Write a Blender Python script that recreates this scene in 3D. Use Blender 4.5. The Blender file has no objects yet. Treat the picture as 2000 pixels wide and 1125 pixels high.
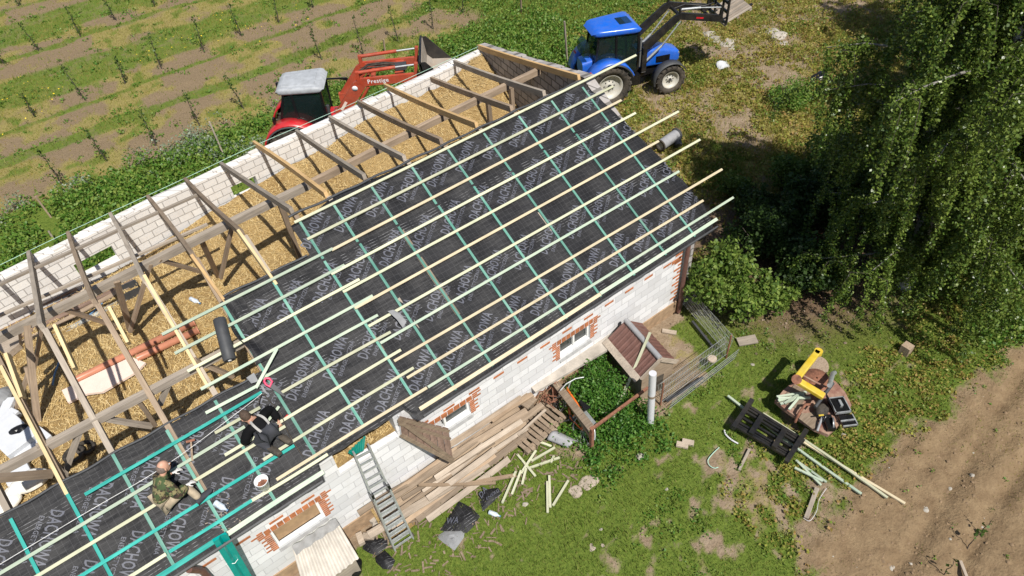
import bpy, bmesh, math, random
import numpy as np
from mathutils import Vector, Matrix, Quaternion
random.seed(7); RNG = np.random.default_rng(11)
SC = bpy.context.scene; COL = SC.collection
rad = math.radians
# ---------------------------------------------------------------- camera, sky, sun
CAM_R = np.array([[0.78948648, -0.61014906, -0.0665525], [-0.46878029, -0.5294428, -0.70706107], [0.39617691, 0.58941365, -0.70401378]])
CAM_P = np.array([-9.4893235, -7.19378916, 12.55118078]); FPX = 1360.66
cd = bpy.data.cameras.new("camera"); cam = bpy.data.objects.new("camera", cd); COL.objects.link(cam)
cd.sensor_width = 36; cd.lens = 36 * FPX / 2000; cd.clip_start = .1; cd.clip_end = 2000
m = Matrix.Identity(4)
for i in range(3):
    m[i][0] = CAM_R[0][i]; m[i][1] = -CAM_R[1][i]; m[i][2] = -CAM_R[2][i]; m[i][3] = CAM_P[i]
cam.matrix_world = m; SC.camera = cam
SUN_EL, SUN_AZ = rad(56), rad(-97)            # direction TO the sun (azimuth from +X)
w = bpy.data.worlds.new("World"); SC.world = w; w.use_nodes = True
nt = w.node_tree; bg = nt.nodes["Background"]
sky = nt.nodes.new("ShaderNodeTexSky"); sky.sky_type = 'NISHITA'; sky.sun_disc = False
sky.sun_elevation = SUN_EL; sky.sun_rotation = math.pi / 2 - SUN_AZ
nt.links.new(sky.outputs[0], bg.inputs[0]); bg.inputs[1].default_value = 0.07
sl = bpy.data.lights.new("sun", 'SUN'); sl.energy = 4.6; sl.angle = rad(.5); sl.color = (1, .955, .88)
so = bpy.data.objects.new("sun", sl); COL.objects.link(so)
sd = Vector((math.cos(SUN_EL) * math.cos(SUN_AZ), math.cos(SUN_EL) * math.sin(SUN_AZ), math.sin(SUN_EL)))
so.rotation_euler = sd.to_track_quat('Z', 'Y').to_euler(); so.location = sd * 60
vs = SC.view_settings; vs.view_transform = 'Standard'; vs.look = 'None'; vs.exposure = 0.3; vs.gamma = 1
SC.cycles.max_bounces = 5; SC.cycles.transparent_max_bounces = 6

# ---------------------------------------------------------------- picture measurements -> places (2000x1125 px of the photograph)
def _ray(u, v): return CAM_R.T @ np.array([(u - 1000) / FPX, (v - 562.5) / FPX, 1.])
def at(u, v, z=0.):
    d = _ray(u, v); return Vector(CAM_P + (z - CAM_P[2]) / d[2] * d)
def aty(u, v, y):
    d = _ray(u, v); return Vector(CAM_P + (y - CAM_P[1]) / d[1] * d)
HE = 2.8; TH = 0.5198; CT, ST = math.cos(TH), math.sin(TH)
def rp(x, s, w=0.): return Vector((x, s * CT - w * ST, HE + s * ST + w * CT))
def onroof(u, v, w=0.):
    n = np.array([0, -ST, CT]); o = np.array(rp(0, 0, w)); d = _ray(u, v)
    P = CAM_P + (n @ (o - CAM_P)) / (n @ d) * d
    return P[0], (P[1] - o[1]) / CT
XK = [0, -.892, -1.792, -2.722, -3.605, -4.487, -5.396, -6.222, -6.933, -7.9, -8.8, -9.667, -10.479, -11.301, -12.042, -12.796]

# ---------------------------------------------------------------- materials
def _mat(name):
    m = bpy.data.materials.new(name); m.use_nodes = True
    return m, m.node_tree, m.node_tree.nodes["Principled BSDF"]
def N(nt, t, **kw):
    n = nt.nodes.new(t)
    for k, v in kw.items(): setattr(n, k, v)
    return n
def coords(nt, sc=(1, 1, 1), rot=(0, 0, 0), out="Object"):
    tc = N(nt, "ShaderNodeTexCoord"); mp = N(nt, "ShaderNodeMapping")
    mp.inputs["Scale"].default_value = sc; mp.inputs["Rotation"].default_value = rot
    nt.links.new(tc.outputs[out], mp.inputs[0]); return mp.outputs[0]
def noise(nt, vec, scale, detail=4, rough=.6):
    n = N(nt, "ShaderNodeTexNoise"); n.inputs["Scale"].default_value = scale
    n.inputs["Detail"].default_value = detail; n.inputs["Roughness"].default_value = rough
    nt.links.new(vec, n.inputs["Vector"]); return n.outputs[0]
def ramp(nt, fac, stops):
    r = N(nt, "ShaderNodeValToRGB"); e = r.color_ramp.elements
    while len(e) < len(stops): e.new(.5)
    for x, (p, c) in zip(e, stops):
        x.position = p; x.color = (c, c, c, 1) if isinstance(c, (int, float)) else (*c, 1)
    nt.links.new(fac, r.inputs[0]); return r.outputs[0]
def mix(nt, fac, a, b, blend='MIX'):
    n = N(nt, "ShaderNodeMix", data_type='RGBA', blend_type=blend)
    for s, v in ((n.inputs[0], fac), (n.inputs[6], a), (n.inputs[7], b)):
        if hasattr(v, "links"): nt.links.new(v, s)
        elif isinstance(v, (int, float)): s.default_value = v
        else: s.default_value = (*v, 1)
    return n.outputs[2]
def bump(nt, b, h, st, dist=.02):
    n = N(nt, "ShaderNodeBump"); n.inputs["Strength"].default_value = st; n.inputs["Distance"].default_value = dist
    nt.links.new(h, n.inputs["Height"]); nt.links.new(n.outputs[0], b.inputs["Normal"])
def math_(nt, op, a, b=None, clamp=False):
    n = N(nt, "ShaderNodeMath", operation=op, use_clamp=clamp)
    for s, v in zip(n.inputs, (a, b)):
        if v is None: continue
        if hasattr(v, "links"): nt.links.new(v, s)
        else: s.default_value = v
    return n.outputs[0]
MATS = {}
def plain(name, c, rough=.6, metal=0., var=.18, scale=7., bmp=0., c2=None, spec=.5, coat=0., dust=0.):
    """a surface with uneven colour: two close tones mixed by noise"""
    m, nt, b = _mat(name); v = coords(nt)
    f = ramp(nt, noise(nt, v, scale, 6), [(.32, 0.), (.68, 1.)])
    a = tuple(max(0, x * (1 - var)) for x in c); z = c2 or tuple(min(1, x * (1 + var)) for x in c)
    col = mix(nt, f, a, z)
    if dust: col = mix(nt, math_(nt, 'MULTIPLY', ramp(nt, noise(nt, v, 2.6, 8, .72), [(.42, 0.), (.72, 1.)]), dust), col, (.26, .21, .15))
    nt.links.new(col, b.inputs["Base Color"])
    b.inputs["Roughness"].default_value = rough; b.inputs["Metallic"].default_value = metal
    b.inputs["Specular IOR Level"].default_value = spec; b.inputs["Coat Weight"].default_value = coat
    if bmp: bump(nt, b, noise(nt, v, scale * 3, 5), bmp)
    MATS[name] = m; return m
def wood(name, c1, c2, knots=True, rough=.75, rnd=.25, grain=22., stain=None):
    """timber: grain runs along the object's own X axis"""
    m, nt, b = _mat(name); v = coords(nt, (1.2, grain, grain))
    f = ramp(nt, noise(nt, v, 1.6, 6, .65), [(.3, 0.), (.7, 1.)])
    col = mix(nt, f, c1, c2)
    v2 = coords(nt, (1.5, 3, 3))
    blot = ramp(nt, noise(nt, v2, 1.3, 3), [(.45, 0.), (.75, 1.)])
    col = mix(nt, math_(nt, 'MULTIPLY', blot, .45), col, stain or tuple(x * .55 for x in c1))
    if knots:
        vo = N(nt, "ShaderNodeTexVoronoi"); vo.inputs["Scale"].default_value = 2.2
        nt.links.new(coords(nt, (1, 6, 6)), vo.inputs["Vector"])
        kn = ramp(nt, vo.outputs["Distance"], [(.05, 1.), (.12, 0.)])
        col = mix(nt, math_(nt, 'MULTIPLY', kn, .6), col, tuple(x * .35 for x in c1))
    oi = N(nt, "ShaderNodeObjectInfo"); hs = N(nt, "ShaderNodeHueSaturation")
    mr = N(nt, "ShaderNodeMapRange"); nt.links.new(oi.outputs["Random"], mr.inputs[0])
    mr.inputs[3].default_value = 1 - rnd; mr.inputs[4].default_value = 1 + rnd
    nt.links.new(mr.outputs[0], hs.inputs["Value"]); nt.links.new(col, hs.inputs["Color"])
    nt.links.new(hs.outputs[0], b.inputs["Base Color"]); b.inputs["Roughness"].default_value = rough
    b.inputs["Specular IOR Level"].default_value = .25
    bump(nt, b, f, .25, .004); MATS[name] = m; return m
def leafmat(name, ca, cb, cc, scale=1.5, trans=.35, rough=.5):
    """leaf / blade colour by position plus a per-leaf tint attribute"""
    m, nt, b = _mat(name); v = coords(nt)
    at_ = N(nt, "ShaderNodeAttribute"); at_.attribute_name = "tint"
    f = ramp(nt, noise(nt, v, scale, 3), [(.35, 0.), (.65, 1.)])
    col = mix(nt, f, ca, cb); col = mix(nt, at_.outputs["Fac"], col, cc)
    nt.links.new(col, b.inputs["Base Color"]); b.inputs["Roughness"].default_value = rough
    b.inputs["Specular IOR Level"].default_value = .35
    tr = N(nt, "ShaderNodeBsdfTranslucent"); nt.links.new(col, tr.inputs[0])
    ms = N(nt, "ShaderNodeMixShader"); ms.inputs[0].default_value = trans
    nt.links.new(b.outputs[0], ms.inputs[1]); nt.links.new(tr.outputs[0], ms.inputs[2])
    nt.links.new(ms.outputs[0], nt.nodes["Material Output"].inputs[0]); MATS[name] = m; return m
def blockwall(name, c1, c2, mortar, bw, rh, msize=.012, dirt=.3, dirtc=(.42, .36, .30), bmp=.5, rough=.85):
    """masonry: courses run along the object's X and Z"""
    m, nt, b = _mat(name); tc = N(nt, "ShaderNodeTexCoord")
    sx = N(nt, "ShaderNodeSeparateXYZ"); nt.links.new(tc.outputs["Object"], sx.inputs[0])
    cx = N(nt, "ShaderNodeCombineXYZ"); nt.links.new(math_(nt, 'ADD', sx.outputs[0], sx.outputs[1]), cx.inputs[0]); nt.links.new(sx.outputs[2], cx.inputs[1])
    wob = N(nt, "ShaderNodeMixRGB"); wob.blend_type = 'ADD'; wob.inputs[0].default_value = .025
    nz = N(nt, "ShaderNodeTexNoise"); nz.inputs["Scale"].default_value = 5; nt.links.new(cx.outputs[0], nz.inputs["Vector"])
    nt.links.new(cx.outputs[0], wob.inputs[1]); nt.links.new(nz.outputs[1], wob.inputs[2])
    br = N(nt, "ShaderNodeTexBrick"); nt.links.new(wob.outputs[0], br.inputs["Vector"])
    for k, v in (("Color1", (*c1, 1)), ("Color2", (*c2, 1)), ("Mortar", (*mortar, 1))): br.inputs[k].default_value = v
    for k, v in (("Scale", 1.), ("Mortar Size", msize), ("Mortar Smooth", .3), ("Brick Width", bw), ("Row Height", rh)): br.inputs[k].default_value = v
    d = ramp(nt, noise(nt, tc.outputs["Object"], 2.2, 7, .7), [(.5, 0.), (.75, 1.)])
    d2 = ramp(nt, noise(nt, tc.outputs["Object"], 16, 5, .7), [(.62, 0.), (.7, 1.)])
    col = mix(nt, math_(nt, 'MULTIPLY', d, dirt), br.outputs[0], dirtc)
    col = mix(nt, math_(nt, 'MULTIPLY', d2, dirt * .8), col, tuple(x * .6 for x in dirtc))
    nt.links.new(col, b.inputs["Base Color"]); b.inputs["Roughness"].default_value = rough; b.inputs["Specular IOR Level"].default_value = .2
    h = math_(nt, 'ADD', math_(nt, 'MULTIPLY', br.outputs[1], -1.), math_(nt, 'MULTIPLY', noise(nt, tc.outputs["Object"], 30, 4), .4))
    bump(nt, b, h, bmp, .01); MATS[name] = m; return m
def glassmat(name, c=(.02, .035, .035), rough=.05):
    m, nt, b = _mat(name); b.inputs["Base Color"].default_value = (*c, 1); b.inputs["Roughness"].default_value = rough
    b.inputs["Specular IOR Level"].default_value = .8; b.inputs["Coat Weight"].default_value = .3
    tr = N(nt, "ShaderNodeBsdfTransparent"); tr.inputs[0].default_value = (.55, .75, .68, 1)
    ms = N(nt, "ShaderNodeMixShader"); ms.inputs[0].default_value = .6
    nt.links.new(b.outputs[0], ms.inputs[1]); nt.links.new(tr.outputs[0], ms.inputs[2])
    nt.links.new(ms.outputs[0], nt.nodes["Material Output"].inputs[0]); MATS[name] = m; return m

wood("old_timber", (.21, .155, .11), (.38, .29, .205)); wood("grey_timber", (.26, .22, .18), (.42, .36, .29))
wood("new_timber", (.60, .46, .24), (.72, .58, .34), rnd=.12); wood("gold_timber", (.50, .32, .15), (.62, .42, .20), rnd=.12)
wood("batten_cream", (.44, .44, .30), (.56, .55, .40), rnd=.2, stain=(.24, .33, .23)); wood("batten_mint", (.33, .41, .32), (.49, .53, .41), rnd=.2, stain=(.20, .36, .29))
wood("batten_pink", (.52, .44, .29), (.61, .53, .37), rnd=.15)
wood("batten_teal", (.06, .21, .165), (.15, .32, .26), rnd=.2, stain=(.28, .42, .34)); wood("batten_turquoise", (.005, .24, .205), (.05, .36, .31), rnd=.15, stain=(.1, .55, .47))
wood("board_brown", (.18, .135, .095), (.31, .24, .175), rnd=.3); wood("board_pale", (.30, .245, .19), (.48, .40, .32), rnd=.2)
wood("board_dark", (.13, .085, .065), (.24, .165, .125), rnd=.25); wood("board_orange", (.27, .19, .125), (.39, .29, .20), rnd=.2)
plain("white_frame", (.80, .80, .78), .35, var=.05); plain("red_brick", (.42, .15, .06), .85, var=.35, scale=9, bmp=.3)
plain("brown_plinth", (.34, .23, .14), .9, var=.25, bmp=.4); plain("grey_render", (.27, .27, .265), .85, var=.2, bmp=.2)
plain("steel", (.30, .31, .32), .45, .6, var=.15); plain("galvanised", (.50, .52, .52), .45, .6, var=.2, scale=12)
plain("rust", (.23, .10, .06), .9, var=.4, scale=12, bmp=.3); plain("rust_red", (.30, .13, .10), .85, var=.35, scale=6, bmp=.3, c2=(.36, .24, .17))
plain("black_paint", (.012, .012, .013), .4, var=.3, dust=.12); plain("black_rubber", (.018, .017, .016), .85, var=.5, scale=14, c2=(.06, .05, .04), dust=.35)
plain("black_plastic", (.01, .01, .011), .25, var=.3); plain("dark_grey", (.05, .052, .056), .6, var=.2)
plain("tractor_blue", (.006, .12, .62), .3, var=.06, coat=.3, dust=.22); plain("tractor_red", (.50, .008, .018), .32, var=.08, coat=.3, dust=.25)
plain("loader_orange", (.40, .055, .022), .5, var=.2, scale=5, dust=.3); plain("roof_grey", (.34, .355, .37), .5, var=.08, c2=(.43, .45, .475))
plain("rim_white", (.62, .62, .58), .5, var=.15, c2=(.5, .46, .38)); plain("rim_grey", (.35, .34, .32), .5, var=.2)
plain("seat_dark", (.03, .035, .04), .7); plain("mint_plastic", (.16, .32, .27), .5, var=.1)
plain("bucket_steel", (.55, .50, .43), .55, .2, var=.2, scale=3, c2=(.40, .32, .25)); plain("yellow_paint", (.62, .42, .015), .5, var=.15, scale=5, c2=(.66, .50, .06), dust=.4)
plain("grey_pipe", (.30, .30, .31), .5, var=.12); plain("white_pipe", (.62, .62, .64), .4, var=.06); plain("orange_pipe", (.48, .20, .12), .35, var=.08)
plain("pink_foam", (.74, .60, .52), .8, var=.05); plain("white_foam", (.56, .58, .61), .75, var=.05, bmp=.1); plain("white_slab", (.74, .72, .66), .8, var=.12, bmp=.2)
plain("felt_grey", (.22, .225, .23), .7, var=.15); plain("blue_plastic", (.10, .22, .38), .4); plain("white_plastic", (.78, .79, .80), .35, var=.06)
plain("stone", (.36, .30, .24), .9, var=.25, bmp=.3); plain("white_stone", (.36, .33, .28), .9, var=.2, bmp=.3); plain("teal_sheet", (.0, .17, .13), .35, var=.15); plain("teal_steel", (.0, .30, .27), .3, var=.1, coat=.3)
plain("bark_birch", (.50, .48, .44), .8, var=.5, scale=9, bmp=.4, c2=(.62, .60, .55)); plain("bark_limb", (.20, .19, .165), .85, var=.4, scale=9); plain("bark_dark", (.07, .055, .045), .9, var=.4, bmp=.4)
plain("brown_metal", (.15, .075, .06), .5, var=.2); plain("asbestos", (.52, .48, .42), .9, var=.22, scale=3, bmp=.2); plain("concrete", (.40, .36, .31), .9, var=.25, scale=3, bmp=.3)
plain("skin", (.52, .29, .20), .55, var=.1); plain("hair_dark", (.07, .045, .03), .8, var=.4, scale=40); plain("hair_grey", (.16, .12, .10), .8, var=.4, scale=40)
plain("cloth_black", (.006, .006, .007), .85, var=.3, spec=.15); plain("cloth_beige", (.38, .31, .22), .9, var=.18, scale=12, bmp=.2); plain("cloth_grey", (.04, .042, .05), .9); plain("glove", (.66, .64, .62), .9, var=.1)
plain("red_plastic", (.60, .02, .03), .35); plain("pink_handle", (.70, .06, .14), .4); plain("bike_orange", (.58, .13, .02), .35); plain("string_green", (.40, .62, .50), .6); plain("string_white", (.80, .80, .78), .7)
plain("cardboard", (.34, .22, .12), .9); plain("water_plastic", (.45, .55, .68), .15, var=.3, scale=20, c2=(.75, .8, .85))
glassmat("glass_cab"); plain("glass_window", (.05, .055, .055), .12, var=.4, scale=3)
blockwall("white_block", (.78, .78, .79), (.60, .60, .61), (.52, .52, .53), .40, .19, .008, .5, (.52, .50, .47))
blockwall("old_block", (.76, .74, .71), (.64, .62, .60), (.42, .40, .38), .33, .185, .010, .34, bmp=.9)
blockwall("old_gable", (.46, .43, .41), (.32, .30, .29), (.16, .15, .14), .36, .205, .02, .5, (.16, .13, .11), bmp=.9)
def camo():
    m, nt, b = _mat("camouflage"); v = coords(nt)
    c = mix(nt, ramp(nt, noise(nt, v, 9, 3), [(.49, 0.), (.51, 1.)]), (.055, .085, .03), (.22, .19, .09))
    c = mix(nt, ramp(nt, noise(nt, coords(nt, rot=(1, .4, .7)), 11, 3), [(.54, 0.), (.56, 1.)]), c, (.05, .03, .02))
    c = mix(nt, ramp(nt, noise(nt, coords(nt, rot=(2, 1.4, .2)), 13, 3), [(.6, 0.), (.62, 1.)]), c, (.012, .013, .01))
    nt.links.new(c, b.inputs["Base Color"]); b.inputs["Roughness"].default_value = .9; MATS["camouflage"] = m
camo()
def membrane_mat():
    """dark underlay: printed 10 cm grid and long dashed guide lines in its own X/Y, crumpled"""
    m, nt, b = _mat("roof_membrane"); tc = N(nt, "ShaderNodeTexCoord"); sx = N(nt, "ShaderNodeSeparateXYZ")
    nt.links.new(tc.outputs["Object"], sx.inputs[0])
    def line(c, per, wd):
        t = math_(nt, 'MULTIPLY', c, 1 / per); f = math_(nt, 'FRACT', t); return math_(nt, 'LESS_THAN', f, wd / per)
    grid = math_(nt, 'MAXIMUM', line(sx.outputs[0], .1, .0045), line(sx.outputs[1], .1, .0045))
    band = math_(nt, 'LESS_THAN', math_(nt, 'FRACT', math_(nt, 'MULTIPLY', math_(nt, 'ADD', sx.outputs[1], -.02), 1 / 1.46)), .86)
    grid = math_(nt, 'MULTIPLY', grid, band)
    brk = ramp(nt, noise(nt, coords(nt, (9, .6, 1)), 1., 3), [(.45, 0.), (.6, 1.)])
    dash = math_(nt, 'MULTIPLY', math_(nt, 'MULTIPLY', line(sx.outputs[1], .055, .007), math_(nt, 'SUBTRACT', 1., band)), brk)
    cl = ramp(nt, noise(nt, coords(nt, (1, 1.4, 1)), 1.7, 5), [(.3, 0.), (.7, 1.)])
    col = mix(nt, cl, (.008, .008, .0095), (.024, .024, .026))
    du = ramp(nt, noise(nt, coords(nt, (2, 2, 2)), 3, 8, .75), [(.6, 0.), (.8, 1.)])
    col = mix(nt, math_(nt, 'MULTIPLY', du, .45), col, (.075, .072, .068))
    col = mix(nt, math_(nt, 'MULTIPLY', grid, .5), col, (.085, .085, .09)); col = mix(nt, math_(nt, 'MULTIPLY', dash, .7), col, (.30, .30, .31))
    nt.links.new(col, b.inputs["Base Color"]); b.inputs["Roughness"].default_value = .58; b.inputs["Specular IOR Level"].default_value = .25
    h = math_(nt, 'ADD', noise(nt, coords(nt, (.9, 2.6, 1)), 1.8, 4, .5), math_(nt, 'MULTIPLY', noise(nt, coords(nt, (1, 1, 1)), 9, 3), .10))
    bump(nt, b, h, .9, .05); MATS["roof_membrane"] = m
membrane_mat()
plain("membrane_print", (.088, .093, .118), .55, var=.12, scale=3)

# ---------------------------------------------------------------- mesh building
MATW = {}
def mw(o): return MATW.get(o.name, Matrix.Identity(4))
class MB:
    def __init__(s): s.v = []; s.f = []; s.sm = []
    def add(s, vs, fs, smooth=False):
        n = len(s.v); s.v += [Vector(v) for v in vs]
        for f in fs: s.f.append([i + n for i in f]); s.sm.append(smooth)
        return s
    def box(s, c, d, M=None):
        x, y, z = (k / 2 for k in d); c = Vector(c)
        P = [Vector((a * x, b * y, e * z)) for e in (-1, 1) for b in (-1, 1) for a in (-1, 1)]
        P = [(M @ p if M else p) + c for p in P]
        return s.add(P, [(0, 2, 3, 1), (4, 5, 7, 6), (0, 1, 5, 4), (2, 6, 7, 3), (0, 4, 6, 2), (1, 3, 7, 5)])
    def bar(s, a, b, wd, h, up=(0, 0, 1)):
        a, b = Vector(a), Vector(b); X = (b - a).normalized(); Y = Vector(up).cross(X)
        if Y.length < 1e-4: Y = Vector((1, 0, 0)).cross(X)
        Y.normalize(); Z = X.cross(Y); M = Matrix((X, Y, Z)).transposed()
        return s.box((a + b) / 2, ((b - a).length, wd, h), M)
    def tube(s, pts, r, n=8, cap=True, smooth=True):
        pts = [Vector(p) for p in pts]; R = r if isinstance(r, (list, tuple)) else [r] * len(pts); vs, fs = [], []
        T0 = (pts[1] - pts[0]).normalized(); U = T0.orthogonal().normalized()
        for i, p in enumerate(pts):
            T = (pts[min(i + 1, len(pts) - 1)] - pts[max(i - 1, 0)]).normalized()
            U = (U - T * U.dot(T)).normalized(); W = T.cross(U)
            for k in range(n):
                a = 2 * math.pi * k / n; vs.append(p + (U * math.cos(a) + W * math.sin(a)) * R[i])
        for i in range(len(pts) - 1):
            for k in range(n): fs.append((i * n + k, i * n + (k + 1) % n, (i + 1) * n + (k + 1) % n, (i + 1) * n + k))
        s.add(vs, fs, smooth)
        if cap:
            s.add(vs[:n], [tuple(range(n))[::-1]]); s.add(vs[-n:], [tuple(range(n))])
        return s
    def cyl(s, a, b, r, r2=None, n=16): return s.tube([a, b], [r, r if r2 is None else r2], n)
    def lathe(s, o, ax, prof, n=28):
        """prof = [(along axis, radius)], closed or open ring profile"""
        o = Vector(o); ax = Vector(ax).normalized(); U = ax.orthogonal().normalized(); W = ax.cross(U); vs, fs = [], []
        for (t, r) in prof:
            for k in range(n):
                a = 2 * math.pi * k / n; vs.append(o + ax * t + (U * math.cos(a) + W * math.sin(a)) * r)
        for i in range(len(prof) - 1):
            for k in range(n): fs.append((i * n + k, i * n + (k + 1) % n, (i + 1) * n + (k + 1) % n, (i + 1) * n + k))
        return s.add(vs, fs, True)
    def prism(s, poly, ext):
        P = [Vector(p) for p in poly]; e = Vector(ext); n = len(P)
        return s.add(P + [p + e for p in P], [tuple(range(n))[::-1], tuple(range(n, 2 * n))] + [(i, (i + 1) % n, n + (i + 1) % n, n + i) for i in range(n)])
    def loft(s, rings, close=True, caps=True, smooth=True):
        n = len(rings[0]); vs = [p for r in rings for p in r]; fs = []
        for i in range(len(rings) - 1):
            for k in range(n if close else n - 1): fs.append((i * n + k, i * n + (k + 1) % n, (i + 1) * n + (k + 1) % n, (i + 1) * n + k))
        s.add(vs, fs, smooth)
        if caps: s.add(rings[0], [tuple(range(n))[::-1]]); s.add(rings[-1], [tuple(range(n))])
        return s
    def sheet(s, fn, nu, nv, smooth=True):
        return s.add([fn(i / nu, j / nv) for j in range(nv + 1) for i in range(nu + 1)],
                     [(j * (nu + 1) + i, j * (nu + 1) + i + 1, (j + 1) * (nu + 1) + i + 1, (j + 1) * (nu + 1) + i) for j in range(nv) for i in range(nu)], smooth)
    def build(s, name, mat, parent=None, world=True, fix=True, bevel=0, solid=0):
        me = bpy.data.meshes.new(name); V = s.v
        if parent is not None and world:
            I = mw(parent).inverted(); V = [I @ v for v in V]
        base = Vector((0, 0, 0))
        if parent is None:
            xs = list(zip(*V)); base = Vector(((min(xs[0]) + max(xs[0])) / 2, (min(xs[1]) + max(xs[1])) / 2, min(xs[2]))); V = [v - base for v in V]
        me.from_pydata([tuple(v) for v in V], [], s.f); me.polygons.foreach_set("use_smooth", s.sm)
        if fix:
            bm = bmesh.new(); bm.from_mesh(me); bmesh.ops.recalc_face_normals(bm, faces=bm.faces); bm.to_mesh(me); bm.free()
        me.materials.append(MATS[mat] if isinstance(mat, str) else mat)
        o = bpy.data.objects.new(name, me); COL.objects.link(o)
        if parent is None: o.location = base; MATW[o.name] = Matrix.Translation(base)
        else: o.parent = parent; MATW[o.name] = mw(parent)
        if solid: k = o.modifiers.new("thickness", 'SOLIDIFY'); k.thickness = solid
        if bevel: k = o.modifiers.new("bevel", 'BEVEL'); k.width = bevel; k.segments = 2; k.limit_method = 'ANGLE'
        return o
def tag(o, label, cat, group=None, kind=None):
    o["label"] = label; o["category"] = cat
    if group: o["group"] = group
    if kind: o["kind"] = kind
    return o
def thing(name, label, cat, loc, rz=0., group=None):
    o = bpy.data.objects.new(name, None); COL.objects.link(o); o.empty_display_size = .1
    o.location = loc; o.rotation_euler = (0, 0, rz); MATW[o.name] = Matrix.Translation(Vector(loc)) @ Matrix.Rotation(rz, 4, 'Z')
    return tag(o, label, cat, group)
def beam(name, a, b, wd, h, mat, parent=None, up=(0, 0, 1), wob=.0, seg=1):
    """one timber along a->b as its own object whose X axis is the grain; wob bows it slightly"""
    a, b = Vector(a), Vector(b); X = (b - a).normalized(); Y = Vector(up).cross(X)
    if Y.length < 1e-4: Y = Vector((1, 0, 0)).cross(X)
    Y.normalize(); Z = X.cross(Y); L = (b - a).length
    q = MB(); n = max(seg, 1) if not wob else max(seg, 6); ph = random.random() * 6
    ring = []
    for i in range(n + 1):
        t = i / n; dy = wob * math.sin(math.pi * t) * math.sin(ph); dz = wob * math.sin(math.pi * t) * math.cos(ph)
        ring.append([Vector((t * L, dy + c * wd / 2, dz + e * h / 2)) for c, e in ((-1, -1), (1, -1), (1, 1), (-1, 1))])
    q.loft(ring, smooth=False)
    me = bpy.data.meshes.new(name); me.from_pydata([tuple(v) for v in q.v], [], q.f)
    bm = bmesh.new(); bm.from_mesh(me); bmesh.ops.remove_doubles(bm, verts=bm.verts, dist=1e-5); bmesh.ops.recalc_face_normals(bm, faces=bm.faces); bm.to_mesh(me); bm.free()
    me.materials.append(MATS[mat]); o = bpy.data.objects.new(name, me); COL.objects.link(o)
    M = Matrix((X, Y, Z)).transposed().to_4x4(); M.translation = a
    if parent is not None: o.parent = parent; o.matrix_local = mw(parent).inverted() @ M
    else: o.matrix_world = M
    MATW[o.name] = M
    return o
def numesh(name, V, F, mat, tint=None, parent=None, smooth=False):
    """big mesh from numpy arrays: V (n,3), F (m,k)"""
    me = bpy.data.meshes.new(name); V = np.asarray(V, np.float32); F = np.asarray(F, np.int32); k = F.shape[1]
    base = Vector((0, 0, 0))
    if parent is not None: base = mw(parent).translation
    V = V - np.array(base, np.float32)
    me.vertices.add(len(V)); me.vertices.foreach_set("co", V.ravel()); me.loops.add(F.size); me.loops.foreach_set("vertex_index", F.ravel())
    me.polygons.add(len(F)); me.polygons.foreach_set("loop_start", np.arange(0, F.size, k, dtype=np.int32))
    try: me.polygons.foreach_set("loop_total", np.full(len(F), k, np.int32))
    except Exception: pass
    me.update(calc_edges=True); me.validate()
    if tint is not None:
        a = me.attributes.new("tint", 'FLOAT', 'POINT'); a.data.foreach_set("value", np.asarray(tint, np.float32))
    if smooth: me.polygons.foreach_set("use_smooth", np.ones(len(F), bool))
    me.materials.append(MATS[mat]); o = bpy.data.objects.new(name, me); COL.objects.link(o)
    if parent is not None: o.parent = parent
    return o
def _hash(ix, iy, sd):
    h = (ix * 374761393 + iy * 668265263 + sd * 974634777) & 0xffffffff
    h = ((h ^ (h >> 13)) * 1274126177) & 0xffffffff
    return ((h ^ (h >> 16)) & 0xffff) / 65535.
def vnoise(x, y, sd=0):
    x = np.asarray(x, float); y = np.asarray(y, float); ix = np.floor(x).astype(np.int64); iy = np.floor(y).astype(np.int64)
    fx = x - ix; fy = y - iy; fx = fx * fx * (3 - 2 * fx); fy = fy * fy * (3 - 2 * fy)
    return (_hash(ix, iy, sd) * (1 - fx) + _hash(ix + 1, iy, sd) * fx) * (1 - fy) + (_hash(ix, iy + 1, sd) * (1 - fx) + _hash(ix + 1, iy + 1, sd) * fx) * fy
def fbm(x, y, sd=0, o=4):
    r = 0; a = .5; t = 0
    for i in range(o): r = r + a * vnoise(x * 2 ** i, y * 2 ** i, sd + i * 17); t += a; a *= .5
    return r / t
def sstep(a, b, x): t = np.clip((x - a) / (b - a), 0, 1); return t * t * (3 - 2 * t)
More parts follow.
